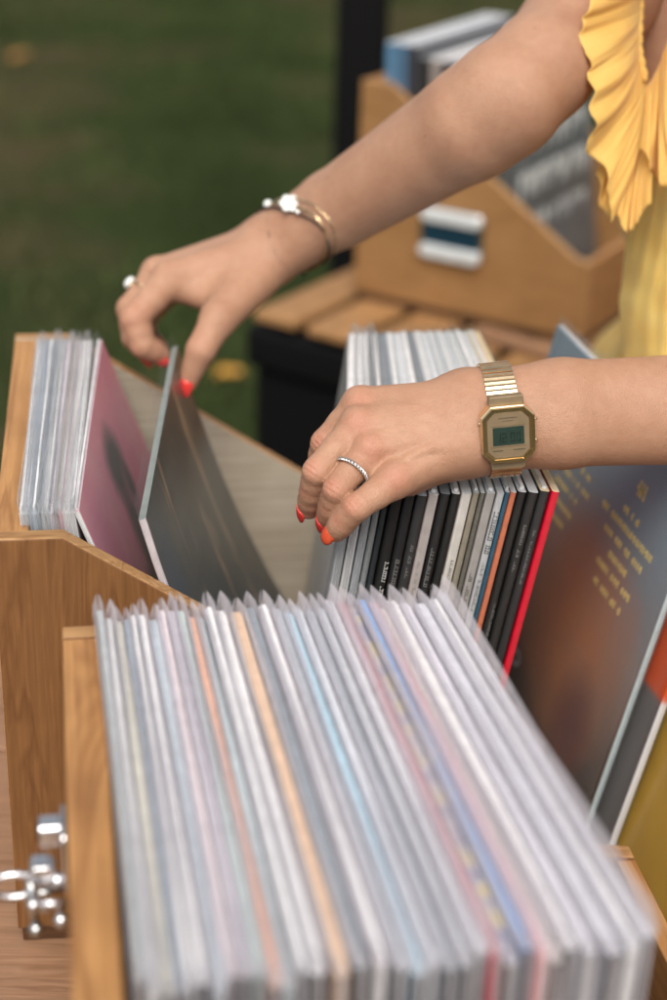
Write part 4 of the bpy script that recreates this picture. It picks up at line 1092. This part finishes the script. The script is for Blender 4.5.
# ---- dress
def dress():
    up = Vector((0, 0, 1))
    vb = C(650, 95, 1.325)          # bottom of the V
    def f(P):
        q = P-V3(HIP); s = q@V3(sdir); g = q@V3(fdir)
        th_ = np.arctan2(s, g); zz_ = q[:, 2]
        foldy = .0062*np.sin(th_*11+zz_*9+1.6*np.sin(zz_*13+th_*2))+.0044*np.sin(th_*23+zz_*21+2.*np.sin(zz_*9))+.0034*np.sin(zz_*46+th_*9+2*np.sin(th_*5))
        d = torso_only(P)-.010
        # loose cloth hanging straight from the bust to the hips
        d = smin(d, ell(P, (CHEST+WAIST)/2+Vector((.082, -.050, -.06)), (.145, .10, .25), RB), .05)
        d = d-foldy
        sk = ell(P, HIP+Vector((0, 0, -.06)), (.215, .175, .20), RB)
        # flared skirt
        zz = np.clip((.12-P[:, 2])/.55, 0, 1); rr = .15+.17*zz+.012*zz*np.sin(np.arctan2(s, g)*14)
        cone = np.maximum(np.sqrt((s*.85)**2+(g+.03)**2)-rr, np.maximum(P[:, 2]-.16, -.42-P[:, 2]))
        d = smin(d, cone*.9, .03)
        # armholes
        for sh, el_ in ((SHR, ER), (SHL, EL)):
            o_ = (sh-((SHR+SHL)/2)).normalized()
            d = np.maximum(d, -rc(P, sh+o_*.01+Vector((0, 0, -.015)), sh+o_*.12+Vector((0, 0, .03)), .062, .09))
        # neckline V, steeper on her right
        q2 = P-V3(vb); sx = q2@V3(sdir); V_ = np.abs(sx)*1.15-q2[:, 2]
        d = np.maximum(d, -np.maximum(V_, -(q2@V3(fdir)+.13)))
        d = np.maximum(d, -ell(P, NECK+Vector((0, 0, .03)), (.085, .085, .10), RB))
        return d
    V, F = surface(f, (.02, .95, -.46), (.82, 1.95, .75), .0048)
    o = np_mesh('dress', [(V, F)], M['yellow_body']); pchild(o)
    def ruffle(path, hem, nf, amp, seed, puff=.016, name='ruffle'):
        rr = random.Random(seed); nu, nv = 300, 30; vs = []
        def cr(P, t):
            x = t*(len(P)-1); i = min(int(x), len(P)-2); f = x-i
            a, b = P[i], P[i+1]; p0 = P[i-1] if i > 0 else a*2-b; p3 = P[i+2] if i+2 < len(P) else b*2-a
            return .5*((2*a)+(b-p0)*f+(2*p0-5*a+4*b-p3)*f*f+(3*a-p0-3*b+p3)*f**3)
        ph = [rr.uniform(0, 6.28) for _ in range(8)]
        for j in range(nv):
            v = j/(nv-1)
            for i in range(nu):
                t = i/(nu-1); a = cr(path, t); b = cr(hem, t)
                tg = (cr(hem, min(1, t+.01))-cr(hem, max(0, t-.01))).normalized(); dn = (b-a).normalized()
                on = dn.cross(tg).normalized()
                if on.dot(towcam) < 0: on = -on
                k = v**1.15; T_ = t*nf
                nz = lambda a_, b_, c_: mnoise.noise(Vector((a_, b_, c_+seed*7.3)))
                wv = 1.5*nz(T_*1.25, v*.7, 0)+.75*nz(T_*2.9, v*.9, 4)
                fine = .0013*nz(T_*7.5, v*.6, 9)*(1-.5*v)+.0004*nz(T_*17, v*1.2, 12)
                ext = 1+.10*k*nz(T_*1.1, 0, 20)+.05*k*nz(T_*2.6, 0, 26)
                p = a+(b-a)*v*ext+on*(.004+puff*math.sin(v*2.5)*.6+amp*1.9*k*wv+fine)+tg*(amp*1.1*k*nz(T_*1.3, v, 33))
                vs.append(p)
        fs = [(j*nu+i, j*nu+i+1, (j+1)*nu+i+1, (j+1)*nu+i) for j in range(nv-1) for i in range(nu-1)]
        o = meshobj(name, vs, fs, M['yellow'], smooth=True); md = o.modifiers.new('thick', 'SOLIDIFY'); md.thickness = .0008
        pchild(o); return o
    ruffle([C(652, -60, 1.262), C(642, -25, 1.256), C(638, 12, 1.254), (C(637, 50, 1.254)), C(643, 84, 1.256), C(650, 96, 1.252)],
           [C(608, -48, 1.20), C(590, -8, 1.190), C(576, 48, 1.195), C(575, 112, 1.21), C(587, 172, 1.230), C(604, 218, 1.243)], 5.0, .0072, 4)
    ruffle([C(632, 66, 1.262), C(639, 84, 1.256), C(646, 96, 1.252), C(654, 100, 1.248), C(664, 96, 1.244)],
           [C(594, 178, 1.242), C(606, 216, 1.246), C(620, 232, 1.246), C(636, 228, 1.244), C(654, 214, 1.240)], 3.5, .0065, 11)
    ruffle([C(646, 90, 1.248), C(656, 76, 1.240), C(668, 50, 1.228), C(684, 15, 1.20), C(700, -30, 1.18)],
           [C(638, 160, 1.234), C(654, 178, 1.230), C(676, 190, 1.222), C(706, 170, 1.20), C(735, 120, 1.17)], 3.5, .0070, 17)
    # loose front panel hanging from the ruffle seam, a part of the dress
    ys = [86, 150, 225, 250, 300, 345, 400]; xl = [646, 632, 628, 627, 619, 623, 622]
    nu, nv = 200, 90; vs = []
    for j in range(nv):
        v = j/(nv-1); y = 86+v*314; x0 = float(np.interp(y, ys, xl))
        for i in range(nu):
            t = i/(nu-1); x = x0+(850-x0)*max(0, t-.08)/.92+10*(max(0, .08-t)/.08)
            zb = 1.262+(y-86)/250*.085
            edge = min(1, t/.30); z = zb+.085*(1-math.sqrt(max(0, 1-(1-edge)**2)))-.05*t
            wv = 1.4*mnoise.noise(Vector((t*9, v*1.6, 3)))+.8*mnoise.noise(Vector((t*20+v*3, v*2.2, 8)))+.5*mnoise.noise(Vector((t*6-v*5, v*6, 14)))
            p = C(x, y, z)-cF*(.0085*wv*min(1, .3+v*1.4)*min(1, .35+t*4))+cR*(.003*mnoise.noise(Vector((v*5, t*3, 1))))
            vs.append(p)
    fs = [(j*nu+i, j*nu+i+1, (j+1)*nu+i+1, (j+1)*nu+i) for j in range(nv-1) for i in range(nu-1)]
    o = meshobj('dress_panel', vs, fs, cloth_mat('lightened_yellow_crepe', .22, ((.94, .64, .17), (.95, .72, .24))), smooth=True); md = o.modifiers.new('thick', 'SOLIDIFY'); md.thickness = .0008; pchild(o)  # paler crepe, its colour lightened further to offset the shade on the panel
    # gathered trim along the neckline
    mb = MB(); pth = [C(652, -60, 1.258), C(642, -25, 1.252), C(639, 12, 1.250), C(638, 50, 1.250), C(645, 86, 1.250)]
    pp = []
    for a, b in zip(pth[:-1], pth[1:]):
        for k in range(10): pp.append(a.lerp(b, k/10)+towcam*.004)
    mb.tube(pp, [.0028+.0009*math.sin(i*2.1) for i in range(len(pp))], 8); o = mb.build('neckline_trim', M['yellow'], None, True); pchild(o)
dress()

# ------------------------------------------------------------------ things worn: watch, bracelets, rings
def ring_profile(fn, c, ax, e1, e2, n=72, r0=.07, gap=.0008):
    """distance from c to the skin in n directions round axis ax"""
    out = []
    ts = np.arange(.004, r0, .0005)
    for k in range(n):
        a = 2*math.pi*k/n; d = e1*math.cos(a)+e2*math.sin(a)
        P = np.array([list(c+d*float(t)) for t in ts], dtype=np.float32); v = fn(P)
        i = int(np.argmax(v > 0)); out.append(float(ts[i])+gap if v[i] > 0 else r0)
    out = np.array(out); 
    for _ in range(3): out = np.maximum(out, (np.roll(out, 1)+np.roll(out, -1))/2)
    return out
def watch():
    c = C(498, 416, 1.078)
    ax = (cR*1.0+cU*.10+cF*.05).normalized()
    e1 = (towcam*.985-cU*.17); e1 = (e1-ax*e1.dot(ax)).normalized(); e2 = ax.cross(e1).normalized()
    if e2.dot(cU) < 0: e2 = -e2; 
    prof = ring_profile(left_arm, c, ax, e1, e2, 96)
    T = Matrix(((ax.x, e2.x, e1.x, c.x), (ax.y, e2.y, e1.y, c.y), (ax.z, e2.z, e1.z, c.z), (0, 0, 0, 1)))
    root = empty('wristwatch', mat=T); tag(root, 'gold digital wristwatch with green-grey display on the near wrist', 'wristwatch')
    # local: x along arm, y up around the wrist, z out of the skin at the case
    n = len(prof)
    def P(ang, extra, x):
        k = (ang/(2*math.pi)*n) % n; i = int(k); f = k-i; r = prof[i]*(1-f)+prof[(i+1) % n]*f
        return Vector((x, math.sin(ang)*(r+extra), math.cos(ang)*(r+extra)))
    ca = -R(12)                       # case centre angle (a little below the centre)
    cc = P(ca, 0, 0); nn = Vector((0, math.sin(ca), math.cos(ca))); tt = Vector((0, math.cos(ca), -math.sin(ca))); xx = Vector((1, 0, 0))
    base = cc+nn*.0016
    def L(a, b, t_): return base+xx*a+tt*b+nn*t_
    oc = lambda w_, h_, c_: [(w_/2, h_/2-c_), (w_/2-c_, h_/2), (-w_/2+c_, h_/2), (-w_/2, h_/2-c_), (-w_/2, -h_/2+c_), (-w_/2+c_, -h_/2), (w_/2-c_, -h_/2), (w_/2, -h_/2+c_)]
    mb = MB(); mb.prism(oc(.0350, .0385, .0068), L, -.0035, .0055); cs = mb.build('case', M['gold'], root, bevel=.0009, seg=3)
    # raised bezel ring
    o_, i_ = oc(.0334, .0368, .0064), oc(.0288, .0322, .0054)
    mb = MB(); k = 8
    mb.add([L(a, b, .0056) for a, b in o_]+[L(a*.985, b*.985, .0070) for a, b in o_]+[L(a*1.02, b*1.02, .0070) for a, b in i_]+[L(a, b, .0058) for a, b in i_],
           [(j, (j+1) % k, k+(j+1) % k, k+j) for j in range(k)]+[(k+j, k+(j+1) % k, 2*k+(j+1) % k, 2*k+j) for j in range(k)]+[(2*k+j, 2*k+(j+1) % k, 3*k+(j+1) % k, 3*k+j) for j in range(k)])
    mb.build('bezel', M['gold'], root)
    mb = MB(); mb.prism(oc(.0289, .0323, .0054), L, .0050, .0056); fb = mb.build('dial_surround', M['golddark'], root)
    mb = MB(); mb.prism(oc(.0268, .0302, .0048), L, .0056, .0060); fc = mb.build('dial_plate', M['goldsoft'], root)
    mb = MB(); mb.prism([(a, b-.0005) for a, b in roundrect(.0200, .0120, .0006)], L, .0061, .0064); sc_ = mb.build('display', M['lcd'], root)
    # digits  12:1-like seven segments, dark on the display
    mb = MB()
    SEG = {'1': 'bc', '2': 'abged', '0': 'abcdef', '7': 'abc'}
    def dig(ch, x0, y0, w_, h_):
        t_ = .00055
        S_ = {'a': (0, h_-t_, w_, h_), 'd': (0, 0, w_, t_), 'g': (0, h_/2-t_/2, w_, h_/2+t_/2), 'b': (w_-t_, h_/2, w_, h_), 'c': (w_-t_, 0, w_, h_/2), 'e': (0, 0, t_, h_/2), 'f': (0, h_/2, t_, h_)}
        for s in SEG[ch]:
            a, b, c_, d_ = S_[s]; mb.prism([(x0+a, y0+b), (x0+c_, y0+b), (x0+c_, y0+d_), (x0+a, y0+d_)], L, .0065, .0066)
    for ch, x0 in zip('1200', (-.0075, -.0040, .0012, .0050)): dig(ch, x0, -.0045, .0026, .0062)
    mb.build('digits', M['digit'], sc_)
    mb = MB()
    for (x0, y0, x1, y1) in ((-.006, .0112, .006, .0118), (-.0035, .0094, .0035, .0098), (-.010, -.0105, -.004, -.0098), (.003, -.0105, .0105, -.0098), (-.0115, .0062, .0115, .0064), (-.0115, -.0078, .0115, -.0076)):
        x = x0
        while x < x1: mb.prism([(x, y0), (min(x+.0008, x1), y0), (min(x+.0008, x1), y1), (x, y1)], L, .0061, .0062); x += .0011
    mb.build('dial_print', M['print_dark'], fc)
    for s in (1, -1):
        for b in (.0075, -.0065):
            mb = MB(); mb.tube([L(s*.0165, b, .001), L(s*(.0195 if s > 0 else .0182), b, .001)], .0011, 10); mb.build('push_button', M['gold'], root, True)
    # strap lugs
    for s in (1, -1):
        mb = MB(); y0 = s*.0185; mb.prism([(-.0115, y0), (.0115, y0), (.0108, y0+s*.006), (-.0108, y0+s*.006)][::(1 if s > 0 else -1)], L, -.0042, .0022); mb.build('lug', M['goldsoft'], root, bevel=.0006)
    # strap links all round
    a0 = ca+R(41); a1_ = ca-R(41)+2*math.pi; nl = 40
    mbs = MB(); mbg = MB()
    for i in range(nl):
        fa, fb = a0+(a1_-a0)*(i+.05)/nl, a0+(a1_-a0)*(i+.95)/nl
        wd = .0098
        for dst, A, B_, e0, e1_, ww in ((mbs, fa, fb, .0004, .0022, wd), (mbg, a0+(a1_-a0)*(i)/nl, a0+(a1_-a0)*(i+1)/nl, .0003, .0014, wd-.0006)):
            v = [P(A, e0, -ww), P(A, e0, ww), P(B_, e0, ww), P(B_, e0, -ww), P(A, e1_, -ww), P(A, e1_, ww), P(B_, e1_, ww), P(B_, e1_, -ww)]
            if dst is mbs:
                m_ = (A+B_)/2; v[4:8] = [P(A, e1_-.0004, -ww), P(A, e1_-.0004, ww), P(B_, e1_-.0004, ww), P(B_, e1_-.0004, -ww)]
                v += [P(m_, e1_, -ww), P(m_, e1_, ww)]
                dst.add(v, [(0, 3, 2, 1), (4, 5, 9, 8), (8, 9, 6, 7), (0, 1, 5, 4), (2, 3, 7, 6), (1, 2, 6, 9, 5), (3, 0, 4, 8, 7)])
            else: dst.add(v, [(0, 3, 2, 1), (4, 5, 6, 7), (0, 1, 5, 4), (1, 2, 6, 5), (2, 3, 7, 6), (3, 0, 4, 7)])
    st = mbs.build('strap', M['gold'], root); mbg.build('strap_core', M['golddark'], st)
watch()
def band(name, label, cat, fn, c, ax, e1, rad, mat, wobble=0., gap=.0006, thick=None, braid=0, tilt=0., group=None, as_part=None):
    e1 = (e1-ax*e1.dot(ax)).normalized(); e2 = ax.cross(e1)
    pr = ring_profile(fn, c, ax, e1, e2, 60, gap=gap)
    pts = [c+(e1*math.cos(2*math.pi*k/60)+e2*math.sin(2*math.pi*k/60))*(pr[k]+rad)+ax*(wobble*math.sin(4*math.pi*k/60)+tilt*math.cos(2*math.pi*k/60)) for k in range(60)]
    mb = MB(); inv = -c
    pts = [p-c for p in pts]
    if braid:
        for ph in (0, math.pi):
            q = []
            for k in range(240):
                a = pts[int(k/4) % 60].lerp(pts[(int(k/4)+1) % 60], (k % 4)/4); rd = a.normalized(); th_ = braid*2*math.pi*k/240+ph
                q.append(a+rd*math.sin(th_)*rad*.5+ax*math.cos(th_)*rad*.9)
            mb.tube(q, rad*.62, 6, closed=True)
    else: mb.tube(pts, rad, 10, closed=True)
    if as_part is not None:
        o = mb.build(name, mat, as_part, True); return o, pts
    root = empty(name, c); tag(root, label, cat, group); o = mb.build('band', mat, root, True)
    return root, pts
def gem(parent, p, r, mat, n_=None, name='stone'):
    mb = MB(); mb.ball(p, r); return mb.build(name, mat, parent, True)
rr_c = FPT['ring'][0].lerp(FPT['ring'][1], .56); rr_ax = (FPT['ring'][1]-FPT['ring'][0]).normalized()
def ringfn(P): return finger_sdf(P, FPT['ring'], LH['ring'][1])
band('ring', 'thin braided silver ring on the ring finger of the watch hand', 'ring', ringfn, rr_c, rr_ax, towcam, .0011, M['silver'], braid=16, gap=.0003)
mc = RP['middle'][0].lerp(RP['middle'][1], .55); max_ = (RP['middle'][1]-RP['middle'][0]).normalized()
root, pts = band('ring', 'ring with a pale stone on the raised right hand', 'ring', lambda P: finger_sdf(P, RP['middle'], RH['middle'][1]), mc, max_, (-cR+cU*.3), .0010, M['gold'], gap=.0002)
gp = (-cR*.9+cU*.6+towcam*.25).normalized(); gp = (gp-max_*gp.dot(max_)).normalized()
Tq = gp.to_track_quat('Z', 'Y').to_matrix()
mb = MB(); mb.ball(gp*.0140, (.0042, .0060, .0036), 0, T=Tq); mb.build('stone', M['stone'], root, True)
mb = MB(); mb.tube([gp*.0105, gp*.0125], [.004, .0048], 12); mb.build('setting', M['gold'], root, True)
# bracelets on the right wrist
cb = C(288, 238, 1.345)
r1, p1 = band('bracelet', 'thin gold bracelet with a pale flower charm on the far wrist', 'bracelet', right_arm, cb, ((axR+cU*.10-cR*.12)-towcam*(axR.dot(towcam)+.34)).normalized(), towcam, .0010, M['gold'], wobble=.0010)
best = min(range(60), key=lambda k: (Vector(proj(cb+p1[k])[:2])-Vector((287, 220))).length+(30 if p1[k].dot(towcam) < 0 else 0))
fp = p1[best]; nr = (fp+towcam*.01).normalized(); Tq = nr.to_track_quat('Z', 'Y').to_matrix()
mb = MB()
for k in range(6):
    a = k*math.pi/3; mb.ball(fp+nr*.002+Tq @ Vector((.0052*math.cos(a), .0052*math.sin(a), 0)), (.0036, .0036, .0018), T=Tq)
mb.ball(fp+nr*.003, .0028); mb.build('flower_charm', M['stone'], r1, True)
best = min(range(60), key=lambda k: (Vector(proj(cb+p1[k])[:2])-Vector((270, 208))).length)
gem(r1, p1[best]*1.03, .0038, M['stone'], name='bead')
cb2 = C(294, 241, 1.343)
r2, p2_ = band('bracelet', 'dark cord bracelet with a tiny round bead below the flower charm', 'bracelet', right_arm, cb2, ((axR+cU*.30-cR*.05)-towcam*(axR.dot(towcam)+.34)).normalized(), towcam, .0009, M['cord'], wobble=.0016)
best = min(range(60), key=lambda k: (Vector(proj(cb2+p2_[k])[:2])-Vector((288, 243))).length+(30 if p2_[k].dot(towcam) < 0 else 0))
gem(r2, p2_[best]*1.04, .0026, M['silver'], name='bead')
best = min(range(60), key=lambda k: (Vector(proj(cb2+p2_[k])[:2])-Vector((299, 266))).length)
mb = MB(); mb.ball(p2_[best]*1.06, (.0035, .0030, .0045)); mb.tube([p2_[best]*1.05, p2_[best]*1.05+Vector((.004, -.002, -.007))], .0012, 6); mb.build('knot', M['cord'], r2, True)
band('bracelet', 'plain thin gold chain bracelet beside the dark cord on the far wrist', 'bracelet', right_arm, C(299, 232, 1.34), ((axR+cU*.2)-towcam*(axR.dot(towcam)+.34)).normalized(), towcam, .0007, M['gold'], wobble=.001, braid=30)
print('script', time.time()-t0)
